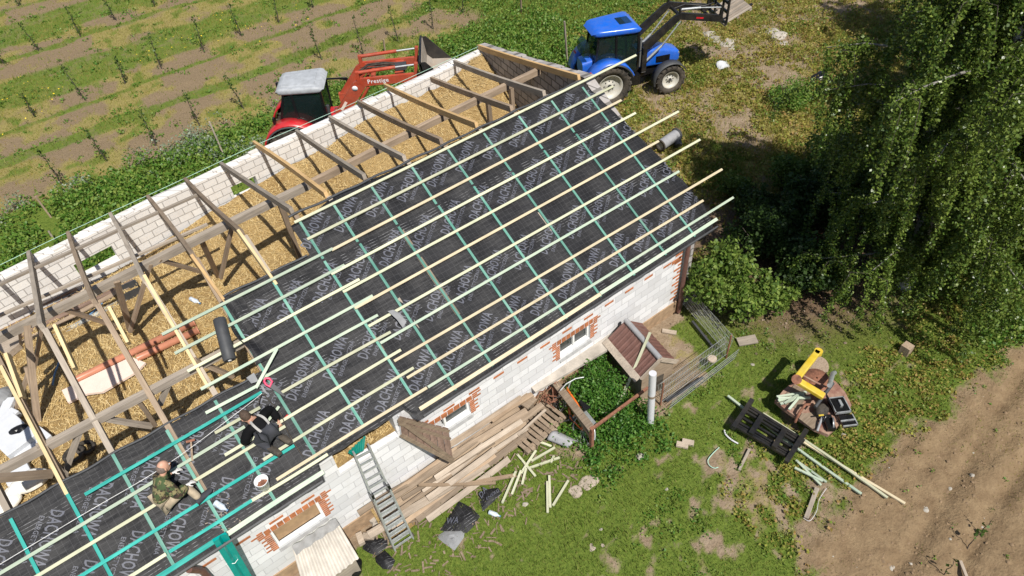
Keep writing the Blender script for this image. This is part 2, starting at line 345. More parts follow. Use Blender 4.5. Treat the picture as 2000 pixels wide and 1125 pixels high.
# ================================================================ GROUND
def zones(x, y):
    """lush green, dry yellow growth, litter; the rest is bare earth (all in metres on the ground)"""
    wx = (fbm(x * .5, y * .5, 3) - .5) * 1.2; wy = (fbm(x * .5, y * .5, 9) - .5) * 1.0
    X = x + wx; Y = y + wy; p = fbm(x * .8, y * .8, 21); q = fbm(x * 2.2, y * 2.2, 31); r = fbm(x * .28, y * .28, 44)
    z = np.zeros_like(x); n5 = fbm(x * 5, y * 5, 52)
    # orchard rows
    band = z
    for c, h in ((19.5, .42), (22.0, .22), (28.3, .25), (34.3, .3), (24.9, 1.45), (31.2, 1.5), (37.5, 1.6), (44, 1.6), (50.5, 1.6)):
        band = np.maximum(band, 1 - sstep(h * .75, h * 1.15, np.abs(Y - c)))
    go = np.maximum(band * (.35 + .9 * n5), sstep(.53, .66, q * .6 + p * .4) * .75); do = .8 * sstep(.36, .6, p)
    orch = sstep(15.4, 16.6, Y) * (1 - sstep(8.5, 10.5, X))
    weeds = sstep(8.2, 9, y) * (1 - sstep(15.6, 16.8, Y - .03 * x)) * (1 - sstep(6.6, 8.2, X - (y - 12) * .3))
    lush = sstep(10.8, 12.5, Y - .15 * (X - 9)) * sstep(5.5, 7.5, X) * (1 - sstep(13.5, 16.5, X - .3 * (Y - 12)))
    rough = (1 - np.maximum(np.maximum(orch, weeds), lush)) * sstep(-1.2, 1.0, Y + (X > 9) * 9) * sstep(-.6, 1.4, X)
    gr = sstep(.50, .66, p * .6 + n5 * .4) * .8; dr = sstep(.30, .55, r * .3 + q * .4 + n5 * .3)
    yard = 1 - np.maximum(np.maximum(np.maximum(orch, weeds), lush), rough)
    worn = np.exp(-((x + 2.6) / 2.3) ** 2 - ((y + 4.3) / 1.3) ** 2) * .17 + np.exp(-((x - 2.6) / 1.6) ** 2 - ((y + 4.4) / .8) ** 2) * .10
    gy = sstep(.36, .64, q * .30 + p * .25 + n5 * .45 + .15 - worn); dy = sstep(.3, .62, n5 * .6 + p * .4) * .6
    edge = 1 - sstep(-5.75, -5.05, Y - .02 * (x - 2) + (q - .5) * 1.1)
    lip = np.exp(-((Y + 4.85) / .6) ** 2) * sstep(-1, .6, x) * 1.2
    be = sstep(.50, .62, fbm(x * .55 + 4, y * .55, 58) * .7 + n5 * .3); red = np.exp(-(((x - 2.3) / 1.5) ** 2 + ((y - 2.3) / 1.1) ** 2) ** 2); gr = gr * (1 - .85 * be) * (1 - red); dr = dr * (1 - .7 * be) * (1 - red)
    g = orch * go * .85 + weeds + lush * (.8 + .2 * p) + rough * gr + yard * np.clip(gy + lip, 0, 1)
    d = orch * do + lush * .3 + rough * dr * .9 + yard * dy
    g = g * (1 - edge) + edge * .22 * sstep(.56, .68, q); d = d * (1 - edge) + edge * .25 * sstep(.5, .7, p)
    track = np.exp(-((x - 17) / 1.6) ** 2 - ((y - 7.6) / 1.6) ** 2)
    lit = np.exp(-(((x - 3.6) / 3.0) ** 2 + ((y + .6) / 2.7) ** 2) ** 2)
    g = g * (1 - .8 * lit) * (1 - track); d = d * (1 - .6 * lit)
    pen = (x > -2.45) & (x < .3) & (y < 0) & (y > -1.8)
    g = np.where(pen, g * sstep(.4, .55, p + .12 * (x + 1.2)), g)
    foot = (x > -30) & (x < .1) & (y > -.25) & (y < 8.6)
    g = np.where(foot, 0, g); d = np.where(foot, 0, d)
    return np.clip(g, 0, 1), np.clip(d, 0, 1), np.clip(lit, 0, 1), edge
def gheight(x, y):
    _, _, _, e = zones(x, y)
    h = (fbm(x * .7, y * .7, 77) - .5) * .10 + (fbm(x * 3, y * 3, 78) - .5) * .04
    rut = (fbm(x * .45, y * 3.2, 80) - .5) * .15 + (fbm(x * 6, y * 6, 81) - .5) * .10
    t = np.exp(-((y + 7.3 - .1 * x) / .16) ** 2) + np.exp(-((y + 6.55 - .12 * x) / .16) ** 2)
    return h + e * (rut - .09 * t)
def gz(x, y): return float(gheight(np.array([float(x)]), np.array([float(y)]))[0])
def ground():
    def axis(a, b, st): return list(np.arange(a, b, st))
    xs = np.array([-420, -200, -100, -50, -28] + axis(-16, 24, .125) + [26, 32, 45, 80, 160, 420.]); ys = np.array([-300, -120, -50, -22] + axis(-12, 3, .1) + axis(3, 34, .17) + axis(34, 62, .5) + [70, 100, 200, 420.])
    X, Y = np.meshgrid(xs, ys); x, y = X.ravel(), Y.ravel(); g, d, l, e = zones(x, y); h = gheight(x, y)
    far = (np.abs(x) > 40) | (np.abs(y) > 80); h = np.where(far, 0, h)
    nx, ny = len(xs), len(ys); i = np.arange(nx * ny).reshape(ny, nx)
    F = np.stack([i[:-1, :-1].ravel(), i[:-1, 1:].ravel(), i[1:, 1:].ravel(), i[1:, :-1].ravel()], 1)
    m, nt, b = _mat("ground")
    def A(n):
        a = N(nt, "ShaderNodeAttribute"); a.attribute_name = n; return a.outputs["Fac"]
    v = coords(nt); n1 = noise(nt, v, 3.2, 8, .7); n2 = noise(nt, v, 14, 6, .7); n3 = noise(nt, v, .6, 4)
    n4 = noise(nt, coords(nt, (3, 9, 1)), 6, 6, .75)
    soil = mix(nt, ramp(nt, n1, [(.3, 0.), (.7, 1.)]), (.215, .155, .10), (.36, .28, .20))
    hay = mix(nt, ramp(nt, n4, [(.35, 0.), (.7, 1.)]), (.15, .105, .062), (.33, .25, .155))
    soil = mix(nt, A("row"), soil, hay)
    tilled = mix(nt, ramp(nt, n1, [(.3, 0.), (.7, 1.)]), (.18, .12, .068), (.30, .215, .125))
    soil = mix(nt, A("tilled"), soil, tilled)
    soil = mix(nt, ramp(nt, n2, [(.55, 0.), (.75, .55)]), soil, (.12, .085, .055))
    grn = mix(nt, ramp(nt, n2, [(.3, 0.), (.7, 1.)]), (.065, .11, .017), (.17, .22, .04))
    dry = mix(nt, ramp(nt, n2, [(.3, 0.), (.7, 1.)]), (.19, .15, .055), (.33, .285, .10))
    jit = math_(nt, 'MULTIPLY', math_(nt, 'SUBTRACT', n2, .5), .9)
    def mask(a): return ramp(nt, math_(nt, 'ADD', A(a), jit), [(.3, 0.), (.7, 1.)])
    c = mix(nt, mask("dry"), soil, dry); c = mix(nt, mask("green"), c, grn)
    c = mix(nt, math_(nt, 'MULTIPLY', A("litter"), .85), c, mix(nt, n2, (.05, .032, .02), (.16, .09, .05)))
    nt.links.new(c, b.inputs["Base Color"]); b.inputs["Roughness"].default_value = .95; b.inputs["Specular IOR Level"].default_value = .1
    bump(nt, b, math_(nt, 'ADD', n2, n1), .9, .05); MATS["ground"] = m
    o = numesh("ground", np.stack([x, y, h], 1), F, "ground", smooth=True); o["kind"] = "structure"
    row = sstep(15.5, 17, y) * (1 - sstep(9, 11, x))
    for n_, a_ in (("green", g), ("dry", d), ("litter", l), ("tilled", e), ("row", row)):
        at_ = o.data.attributes.new(n_, 'FLOAT', 'POINT'); at_.data.foreach_set("value", a_.astype(np.float32))
ground()

leafmat("grass", (.105, .19, .02), (.18, .25, .035), (.34, .33, .11), 1.2); leafmat("dry_grass", (.40, .28, .085), (.31, .31, .065), (.22, .29, .05), 1.0)
leafmat("weed_leaf", (.06, .175, .018), (.115, .235, .03), (.27, .34, .07), 1.0); leafmat("weed_grey", (.17, .24, .14), (.25, .31, .20), (.36, .40, .30), 1.2)
leafmat("straw_blade", (.44, .28, .09), (.56, .39, .15), (.72, .57, .30), 2.0, .15)
def infrustum(x, y, mg=.12):
    P = np.stack([x, y, np.zeros_like(x)], 1) - CAM_P; c = P @ CAM_R.T
    u = c[:, 0] / c[:, 2] * FPX; v = c[:, 1] / c[:, 2] * FPX
    return (c[:, 2] > 0) & (np.abs(u) < 1000 * (1 + mg)) & (np.abs(v) < 562.5 * (1 + mg))
def sample(n, box, wfn):
    x = RNG.uniform(box[0], box[1], n); y = RNG.uniform(box[2], box[3], n)
    k = infrustum(x, y); x, y = x[k], y[k]; k = RNG.random(len(x)) < wfn(x, y); return x[k], y[k]
def blades(x, y, hmin, hmax, wd, z=None, lean=.5):
    n = len(x); z = gheight(x, y) if z is None else z
    h = RNG.uniform(hmin, hmax, n); a = RNG.uniform(0, 2 * np.pi, n); l = RNG.uniform(.1, lean, n) * h; b = RNG.uniform(0, 2 * np.pi, n)
    w_ = wd * RNG.uniform(.6, 1.3, n) / 2
    V = np.empty((n, 3, 3)); V[:, 0] = np.stack([x - np.cos(a) * w_, y - np.sin(a) * w_, z - .01], 1); V[:, 1] = np.stack([x + np.cos(a) * w_, y + np.sin(a) * w_, z - .01], 1)
    V[:, 2] = np.stack([x + np.cos(b) * l, y + np.sin(b) * l, z + h], 1)
    return V.reshape(-1, 3), np.arange(3 * n).reshape(n, 3), np.repeat(RNG.random(n) ** 2.2, 3)
def leaves(P, size, up=.6, nrm=None):
    """diamond leaves at points P, tilted at random"""
    n = len(P); d = RNG.normal(size=(n, 3)); d[:, 2] += up * np.sign(RNG.random(n) - .1)
    if nrm is not None: d = d + nrm
    d /= np.linalg.norm(d, axis=1)[:, None]; t = np.cross(d, RNG.normal(size=(n, 3))); t /= np.linalg.norm(t, axis=1)[:, None]; s = np.cross(d, t)
    L = (size * RNG.uniform(.6, 1.4, n))[:, None]; W = L * RNG.uniform(.28, .42, n)[:, None]
    V = np.stack([P - t * L * .5, P + s * W - t * L * .05 + d * L * .06, P + t * L * .5, P - s * W - t * L * .05 + d * L * .06], 1)
    return V.reshape(-1, 3), np.arange(4 * n).reshape(n, 4), np.repeat(RNG.random(n) ** 2, 4)
def clumps(n, box, wfn, k, rmin, rmax, hmin, hmax, size, up=.6):
    x, y = sample(n, box, wfn); m = len(x); r = RNG.uniform(rmin, rmax, m); h = r / rmax * RNG.uniform(hmin, hmax, m)
    I = np.repeat(np.arange(m), k); a = RNG.uniform(0, 2 * np.pi, len(I)); rr = np.sqrt(RNG.random(len(I))) * r[I]
    f = RNG.random(len(I)) ** .6; px, py = x[I] + np.cos(a) * rr, y[I] + np.sin(a) * rr
    pz = gheight(px, py) + f * h[I] * (1 - (rr / r[I]) ** 2 * .7) + .015
    return leaves(np.stack([px, py, pz], 1), size, up)
G = lambda x, y: zones(x, y)[0]
D = lambda x, y: zones(x, y)[1]
def stuff(name, VFT, mat, label):
    o = numesh(name, VFT[0], VFT[1], mat, VFT[2]); tag(o, label, "plants", kind="stuff"); return o
def cat(*A):
    V, F, T, o = [], [], [], 0
    for v, f, t in A: V.append(v); F.append(f + o); T.append(t); o += len(v)
    return np.concatenate(V), np.concatenate(F), np.concatenate(T)
yb = (-10, 16, -9, 1)
stuff("yard_grass", cat(blades(*sample(230000, yb, lambda x, y: G(x, y) ** 1.5), .03, .10, .016), blades(*sample(16000, yb, lambda x, y: G(x, y) ** 3 * (fbm(x * 1.1, y * 1.1, 5) > .56)), .10, .24, .02)), "grass", "short patchy green grass of the yard in front of the barn")
stuff("rough_grass", cat(blades(*sample(150000, (-1, 26, 0, 22), lambda x, y: G(x, y) * .9), .06, .22, .025), blades(*sample(60000, (-14, 14, 16, 52), lambda x, y: G(x, y) * .9), .06, .2, .04)), "grass", "tall green grass beside the blue tractor and along the orchard strips")
stuff("dry_grass", cat(blades(*sample(170000, (-.5, 26, 0, 16), lambda x, y: D(x, y) * (y > 0)), .05, .20, .022), blades(*sample(130000, (-14, 12, 15, 45), lambda x, y: .15 + D(x, y)), .03, .10, .03), blades(*sample(40000, yb, D), .03, .08, .014), blades(*sample(25000, (-6, 14, -12, -5), lambda x, y: D(x, y) * .7), .03, .09, .016)), "dry_grass", "yellowing dry growth and old stalks on the rough ground")
wz = lambda x, y: (sstep(8.4, 9.2, y) * (1 - sstep(15.2, 16.6, y)) * (x < 7.6 + (y - 12) * .3)) * (.35 + .65 * (fbm(x * .8, y * .8, 61) > .42))
stuff("nettle_growth", cat(clumps(3400, (-15, 9, 8.6, 17.2), wz, 34, .15, .46, .3, 1.0, .095), clumps(1500, (5, 17, 10.5, 21), lambda x, y: G(x, y) * .8, 26, .12, .4, .15, .5, .085), clumps(2600, (.5, 26, .5, 13), lambda x, y: .03 + (G(x, y) > .45) * .8, 26, .1, .34, .12, .4, .065), clumps(700, (-14, 9, 16, 42), lambda x, y: (G(x, y) > .55) * .6, 16, .08, .3, .08, .25, .09), clumps(2200, (-14, 9, 16, 42), lambda x, y: .2 + .5 * (fbm(x * .7, y * .7, 66) > .57), 14, .05, .26, .05, .2, .08), clumps(1500, (-5, 9, -6.6, -.5), lambda x, y: (G(x, y) > .6) * (.12 + .8 * (fbm(x * 1.1, y * 1.1, 5) > .55)), 20, .08, .22, .05, .2, .045), clumps(420, (-4, 10, -11, -5.4), lambda x, y: .3 + 0 * x, 8, .03, .1, .03, .08, .04)), "weed_leaf", "lush dark green nettles and broad leaved weeds along the back wall")
leafmat("rough_leaf", (.15, .23, .03), (.36, .36, .07), (.40, .24, .09), .8)
rz = lambda x, y: (x > .6 + (y > 9) * 6) * (y < 13) * np.where(G(x, y) + D(x, y) > .3, .75, .07)
stuff("rough_growth", cat(clumps(7500, (.5, 24, .5, 13), rz, 20, .08, .32, .08, .38, .08), clumps(700, (-3, 7, -6.0, -3.6), lambda x, y: (G(x, y) > .5) * .8, 20, .08, .22, .06, .2, .06)), "rough_leaf", "tangled yellow green and rusty weeds on the rough ground right of the barn")
x_, y_ = sample(1500, (.5, 24, .5, 13), lambda x, y: .5 * (fbm(x * .9, y * .9, 48) > .5)); I_ = np.repeat(np.arange(len(x_)), 14)
stuff("dry_stalks", blades(x_[I_] + RNG.normal(0, .07, len(I_)), y_[I_] + RNG.normal(0, .07, len(I_)), .12, .42, .014, lean=.9), "dry_grass", "loose tufts of dry stalks on the rough ground")
stuff("grey_weeds", clumps(420, (-15, -3, 12.4, 16.6), lambda x, y: (fbm(x * .45, y * .45, 71) > .5) * .9, 38, .15, .4, .4, .95, .075), "weed_grey", "pale grey green mugwort patches between the nettles and the orchard")
x_, y_ = sample(420, (-14, 4, 21, 26), lambda x, y: (fbm(x * .5, y * .5, 12) > .52) * .8)
P_ = np.stack([x_, y_, gheight(x_, y_) + .16], 1)
plain("flower_yellow", (.75, .55, .02), .6); stuff("yellow_flowers", leaves(P_, .06, 3.), "flower_yellow", "tiny yellow flowers in the second green orchard strip")
plain("clod", (.22, .15, .088), .95, var=.3)
x_, y_ = sample(9000, (-6, 12, -11, -4.6), lambda x, y: zones(x, y)[3] * (.15 + .85 * (fbm(x * .8, y * 2.5, 88) > .5))); V_, F_, T_ = None, None, None; CL_ = np.stack([x_, y_, gheight(x_, y_)], 1)
x_, y_ = sample(700, (-6, 12, -11, -5), lambda x, y: .25 + 0 * x); P_ = np.stack([x_, y_, gheight(x_, y_)], 1)
def pebbles(P, smin, smax):
    n = len(P); s = RNG.uniform(smin, smax, n) * (RNG.random(n) ** 1.5 * .8 + .2); dirs = np.array([[1, 0, 0], [0, 1, 0], [-1, 0, 0], [0, -1, 0], [0, 0, 1.]])
    V = P[:, None] + dirs[None] * s[:, None, None] * RNG.uniform(.6, 1.1, (n, 5, 1)); F = np.array([[0, 1, 4], [1, 2, 4], [2, 3, 4], [3, 0, 4]])
    return V.reshape(-1, 3), (np.arange(n)[:, None, None] * 5 + F).reshape(-1, 3), np.zeros(5 * n)
V_, F_, T_ = pebbles(CL_, .02, .06); tag(numesh("clods", V_, F_, "clod"), "crumbly brown clods on the ploughed soil", "clods", kind="stuff")
V_, F_, T_ = pebbles(P_, .006, .045); tag(numesh("pebbles", V_, F_, "white_stone"), "small pale pebbles scattered over the bare ploughed soil", "pebbles", kind="stuff")
# ================================================================ BARN
barn = thing("barn", "white block barn being reroofed, black underlay printed DACHOWA and pale battens on its near slope", "barn", (-6, 4, 0))
def wall_mb(L, H0, thick, holes=(), z0=0., top=None):
    """wall along +X from 0..L, outer face y=0 going +y; holes = (x0,x1,z0,z1)"""
    q = MB(); xs = sorted({0., L, *[h[0] for h in holes], *[h[1] for h in holes]}); zs = sorted({z0, H0, *[h[2] for h in holes], *[h[3] for h in holes if h[3] < H0]})
    for a, b in zip(xs, xs[1:]):
        for c, d in zip(zs, zs[1:]):
            if any(h[0] <= (a + b) / 2 <= h[1] and h[2] <= (c + d) / 2 <= h[3] for h in holes): continue
            q.box(((a + b) / 2, thick / 2, (c + d) / 2), (b - a, thick, d - c))
    return q
def place(o, M, parent=barn):
    o.parent = parent; o.matrix_local = mw(parent).inverted() @ M; MATW[o.name] = M; return o
WX0, WX1, WY = -17.2, .15, .05
WINS = [(-10.0, -9.1, 1.08, 1.60), (-6.85, -5.86, 1.26, 1.63), (-3.57, -2.73, 1.12, 1.56)]
LOFT = (-8.56, -7.38, 1.96, 2.7)
holes = [(a - WX0, b - WX0, c, d) for a, b, c, d in WINS + [LOFT]]
q = wall_mb(WX1 - WX0, 2.62, .34, holes, .4); nw = q.build("wall", "white_block", barn, world=False); place(nw, Matrix.Translation((WX0, WY, 0)))
q = MB(); q.box(((WX0 + WX1) / 2, WY + .17, .19), (WX1 - WX0 + .02, .40, .42)); q.build("plinth", "brown_plinth", barn)
# windows
def brickwork(x0, x1, z0, z1, nl):
    q = MB(); w_ = (x1 - x0 + .16) / nl
    for i in range(nl): q.box((x0 - .08 + (i + .5) * w_, WY + .01, z1 + .075), (w_ - .014, .03, .13))
    z = z0 - .02; k = 0
    while z < z1 + .14:
        for sgn, xx in ((-1, x0), (1, x1)):
            ln = .20 if k % 2 else .11; ln *= random.uniform(.9, 1.1)
            if z < z1 - .02 or True:
                off = .085 if z > z1 - .02 else 0
                q.box((xx + sgn * (ln / 2 + .004 + off), WY + .011, z + .022), (ln, .03, .044))
        z += .056; k += 1
    return q
def window(x0, x1, z0, z1, nl, mull, back, sash=(0., 1.)):
    q = MB(); yf = WY + .085; fr = .045
    a, b = x0 + sash[0] * (x1 - x0), x0 + sash[1] * (x1 - x0)
    for xx in (a + fr / 2, b - fr / 2): q.box((xx, yf, (z0 + z1) / 2), (fr, .07, z1 - z0 - .004))
    if mull != 'open': q.box(((a + b) / 2, yf, z0 + fr / 2 + .002), (b - a - 2 * fr, .068, fr)); q.box(((a + b) / 2, yf, z1 - fr / 2 - .002), (b - a - 2 * fr, .068, fr))
    if mull is True: q.box(((a + b) / 2, yf, (z0 + z1) / 2), (.05, .066, z1 - z0 - 2 * fr))
    f = q.build("window", "white_frame", barn)
    p = MB().box(((a + b) / 2, yf + (.02 if mull != 'open' else .03), (z0 + z1) / 2), (b - a - .02, .012, z1 - z0 - .03)).build("pane", back, f)
    s = MB().prism([(x0 - .02, WY - .05, z0 - .10), (x0 - .02, WY + .10, z0 + .0), (x0 - .02, WY + .33, z0 + .0), (x0 - .02, WY + .33, z0 - .10)], (x1 - x0 + .04, 0, 0)); s.build("sill", "grey_render", f)
    brickwork(x0, x1, z0, z1, nl).build("brick_surround", "red_brick", f); return f
window(*WINS[0], 9, 'open', "cardboard"); window(*WINS[1], 8, False, "glass_window", (.42, 1.)); window(*WINS[2], 8, True, "glass_window")
q = MB()
for i in range(25):
    xx = -13.9 + i * .585
    if -8.9 < xx < -6.95 or xx > -.3: continue
    q.box((xx, WY + .008, 1.845 + random.uniform(-.01, .01)), (.25, .03, .055))
z = .43; k = 0
while z < 2.1:
    ln = .24 if k % 2 else .12; q.box((WX1 - .11 - ln / 2, WY + .009, z + .03), (ln, .03, .058)); z += .115; k += 1
q.box((WX1 - .30, WY + .009, 1.80), (.3, .03, .11))
q.build("brick_band", "red_brick", barn)
q = MB()                                                           # interior darkness: real back room walls under the loft
q.box((-7, 8.2, 1.0), (14, .2, 1.9)); q.box((-7, 4.2, .05), (14, 7.6, .1)); q.build("ground_floor", "brown_plinth", barn)
# loft floor
q = MB(); q.box((-8.4, 4.35, 1.88), (16.8, 7.9, .14)); q.build("loft_floor", "board_dark", barn)
# far wall: follows the slightly bent line of the photo, top at 3.2 m
ZT = 3.2
fw = [at(-150, 603, ZT), at(0, 532, ZT), at(293, 386, ZT), at(640, 230, ZT), at(932, 97, ZT)]
FA, FB = Vector((fw[0].x, fw[0].y, 0)), Vector((fw[4].x, fw[4].y, 0))
def farwall_piece(a, b, holes=()):
    L = (b - a).length; X = (b - a).normalized(); Y = Vector((0, 0, 1)).cross(X); T = .27
    q = wall_mb(L, ZT, T, [(h0, h1, z0, z1) for h0, h1, z0, z1 in holes], .0)
    # rough top course
    t = 0.
    while t < L - .1:
        l_ = random.uniform(.22, .4); l_ = min(l_, L - t - .01)
        if random.random() < .62: q.box((t + l_ / 2, random.choice([.07, .19, .135]), ZT + .022), (l_ - .02, random.choice([.11, .13]), random.uniform(.03, .07)))
        t += l_
    M = Matrix((X, Y, Vector((0, 0, 1)))).transposed().to_4x4(); M.translation = a - Y * T
    place(q.build("wall", "old_block", barn, world=False), M); return M
pts = [Vector((p.x, p.y, 0)) for p in fw]
farwall_piece(pts[0], pts[1]); L1 = (pts[2] - pts[1]).length
wa = (aty(112, 528, 0) if 0 else None)
farwall_piece(pts[1], pts[2], [(L1 * .36, L1 * .62, 2.28, 2.72)])
L2 = (pts[3] - pts[2]).length; farwall_piece(pts[2], pts[3], [(L2 * .36, L2 * .50, 2.3, 2.72)])
L3 = (pts[4] - pts[3]).length; farwall_piece(pts[3], pts[4], [(L3 * .05, L3 * .14, 2.1, 2.45)])
# gable wall at the right end, from the far corner up to the ridge and down to the near corner
RID = rp(.22, 4.06, -.12); gc = Vector((fw[4].x, fw[4].y, 0)); g0 = Vector((WX1, .06, 0)); gm = Vector((RID.x + .02, RID.y, 0))
def gable(a, b, za, zb):
    X = (b - a).normalized(); Y = X.cross(Vector((0, 0, 1))); T = .26; q = MB()
    n = 9
    for i in range(n):
        s0, s1 = i / n, (i + 1) / n; h0 = za + (zb - za) * s0; h1 = za + (zb - za) * s1; L = (b - a).length; jj = random.uniform(-.02, .03)
        q.prism([(s0 * L, 0, 0), (s1 * L, 0, 0), (s1 * L, 0, h1 + jj), (s0 * L, 0, h0 + jj)], (0, T, 0))
    M = Matrix((X, Y, Vector((0, 0, 1)))).transposed().to_4x4(); M.translation = a
    place(q.build("gable_wall", "old_gable", barn, world=False, fix=True), M)
gable(gm, gc, RID.z + .02, 3.32); gable(g0, gm, 2.5, RID.z - .02)
# rafters of the far slope (foot on the wall, head at the ridge)
FEET = [(935, 92), (888, 122), (843, 155), (752, 168), (700, 200), (645, 231), (580, 258), (497, 280), (433, 322), (363, 352), (290, 386), (217, 420), (135, 457), (58, 495), (-15, 530), (-90, 566)]
for k, (u, v) in enumerate(FEET):
    new = k in (0, 3, 7); a = at(u, v, ZT + .10); b = rp(XK[k] + (.0 if k else .12), 4.12, -.09)
    beam("rafter", a, b, .075 if not new else .07, .14, "gold_timber" if new else random.choice(["old_timber", "grey_timber"]), barn, wob=.03)
# rafters of the near slope
for k in range(16):
    a = rp(XK[k] + .02, -.1 if not (-8.9 < XK[k] < -6.9) else .05, -.155); b = rp(XK[k] + .02, 4.08, -.155)
    beam("rafter", a, b, .085, .14, "grey_timber" if k % 2 else "old_timber", barn, wob=.03)
for (p0, p1, mt) in [((0, 714), (130, 965), "new_timber"), ((10, 689), (41, 775), "new_timber"), ((105, 633), (144, 718), "new_timber"), ((212, 598), (249, 668), "new_timber"), ((281, 536), (407, 757), "new_timber"), ((373, 497), (440, 590), "gold_timber"), ((464, 448), (540, 555), "new_timber")]:
    (x0, s0), (x1, s1) = onroof(*p0, -.03), onroof(*p1, -.03)
    beam("sister_rafter", rp(x0, s0, -.11), rp(x1, s1, -.11), .05, .15, mt, barn)
# purlins, laths, struts
P3a, P3b = aty(-60, 690, 5.1), aty(1053, 138, 5.5)
def onP3(u, v):                                       # point of the ridge purlin seen at this picture column
    best = min((i / 400 for i in range(401)), key=lambda t: abs(_px(P3a.lerp(P3b, t))[0] - u)); return P3a.lerp(P3b, best)
def _px(P):
    c = CAM_R @ (np.array(P) - CAM_P); return 1000 + FPX * c[0] / c[2], 562.5 + FPX * c[1] / c[2]
beam("purlin", P3a, onP3(192, 0), .12, .15, "grey_timber", barn, wob=.02); beam("purlin", onP3(189, 0) + Vector((0, .06, -.04)), onP3(600, 0), .13, .15, "grey_timber", barn, wob=.03); beam("purlin", onP3(597, 0), P3b, .12, .15, "old_timber", barn, wob=.03)
P4a, P4b = aty(-60, 952, 2.15), aty(500, 655, 2.15)
beam("purlin", P4a, P4b, .11, .13, "grey_timber", barn, wob=.02)
beam("lath", aty(-60, 583, 6.9), aty(385, 381, 7.0), .07, .05, "grey_timber", barn, wob=.02); beam("lath", aty(-60, 642, 6.0), aty(405, 438, 6.1), .06, .05, "grey_timber", barn, wob=.03)
ZS = 2.06
for (t_, f_, w_) in [((393, 469), (428, 545), .10), ((227, 603), (256, 650), .11), ((52, 720), (74, 830), .11)]:
    beam("post", onP3(*t_), at(*f_, ZS - .05), w_, w_, "old_timber", barn, up=(0, 1, 0))
for (t_, f_) in [((456, 460), (431, 543)), ((311, 506), (390, 530)), ((292, 517), (254, 647)), ((118, 615), (226, 637)), ((85, 640), (66, 720)), ((548, 410), (566, 450))]:
    e = aty(*f_, 5.6); beam("brace", onP3(*t_), e, .06, .10, "old_timber", barn, up=(0, 1, 0))
for (t_, f_) in [((50, 717), (78, 822)), ((66, 700), (30, 800))]: beam("brace", aty(*t_, 5.2), at(*f_, ZS), .06, .10, "old_timber", barn, up=(0, 1, 0))
for (t_, f_) in [((265, 777), (303, 830)), ((194, 815), (296, 832)), ((330, 748), (312, 790)), ((160, 832), (127, 925)), ((75, 868), (130, 930)), ((380, 703), (455, 735))]:
    beam("brace", aty(*t_, 2.15), aty(*f_, 2.15), .07, .09, random.choice(["grey_timber", "old_timber"]), barn, up=(0, 1, 0), wob=.01)
beam("purlin", aty(-40, 937, 1.9), aty(103, 925, 1.9), .09, .11, "board_brown", barn)
beam("post", at(1052, 140, 3.9), at(1056, 188, 2.05), .1, .1, "old_timber", barn, up=(0, 1, 0)); beam("brace", at(1052, 140, 3.9), at(1010, 165, 3.5), .05, .12, "grey_timber", barn, up=(0, 1, 0)); beam("brace", at(960, 112, 3.1), at(1010, 150, 2.5), .05, .1, "grey_timber", barn)
for u, v in ((545, 415), (952, 205), (998, 178)): beam("post", onP3(u, v) - Vector((0, 0, .08)), Vector((onP3(u, v).x, onP3(u, v).y, 2.0)), .1, .1, "old_timber", barn, up=(0, 1, 0))
beam("wall_plate", at(470, 330, 2.16), at(705, 168 + 62, 2.2), .1, .08, "board_pale", barn, wob=.02); beam("wall_plate", at(700, 245, 2.2), at(855, 160, 2.5), .09, .06, "board_pale", barn)

# ---------------------------------------------------------------- underlay
def sag(x):
    xs = np.asarray(XK)[::-1]; i = np.clip(np.searchsorted(xs, x) - 1, 0, len(xs) - 2); f = np.clip((x - xs[i]) / (xs[i + 1] - xs[i]), 0, 1); return np.sin(np.pi * f) ** 2
def memw(x, s, off): return -.068 + off - .030 * sag(x) * (.6 + .8 * fbm(x * 1.3, s * 1.5, 5)) + (fbm(x * 2.2, s * 4, 6) - .5) * .022
def verge(s): return np.interp(s, [-.45, .2, 1.0, 2.2, 3.2, 3.7, 4.1], [.62, .80, .68, .52, .30, .16, .02]) + (fbm(s * 2.5, 0 * s, 8) - .5) * .10
MROOF = Matrix(((1, 0, 0, 0), (0, CT, -ST, 0), (0, ST, CT, HE), (0, 0, 0, 1)))
def strip(name, x0, s0f, s1f, off, dx=.06, n=30):
    nx = int((.75 - x0) / dx); A, B = np.meshgrid(np.linspace(0, 1, nx + 1), np.linspace(0, 1, n + 1)); a, b = A.ravel(), B.ravel()
    xx = x0 + a * (.35 - x0); s = s0f(xx) + b * (s1f(xx) - s0f(xx)); xr = verge(s); x = x0 + a * (xr - x0); s = s0f(x) + b * (s1f(x) - s0f(x))
    w_ = memw(x, s, off); hang = s0f.hang(x) if hasattr(s0f, "hang") else 0
    w_ = np.where(b < .04, w_ - .05, w_)
    e = sstep(.35, .0, xr - x) * (x > -.6); w_ = w_ - e * .05 * (1 + fbm(s * 3, s * 0, 3)) * sstep(0.0, .5, x)
    if name == 3: w_ = np.where(b > .93, w_ - (b - .93) * 1.2, w_)
    V = np.stack([x, s, w_], 1); I = np.arange((nx + 1) * (n + 1)).reshape(n + 1, nx + 1)
    F = np.stack([I[:-1, :-1].ravel(), I[:-1, 1:].ravel(), I[1:, 1:].ravel(), I[1:, :-1].ravel()], 1)
    o = numesh("roof_membrane", V, F, "roof_membrane", smooth=True); o.parent = barn; o.matrix_local = mw(barn).inverted() @ MROOF; MATW[o.name] = MROOF.copy(); return o
class S0:
    def __call__(s, x): return -.40 + .30 * sstep(-8.86, -8.82, x) * (1 - sstep(-7.12, -7.06, x)) + (fbm(x * 3, 0 * x, 2) - .5) * .04
K1_ = strip(1, -17, S0(), lambda x: 1.72 + .02 * np.sin(x * 2), 0.)
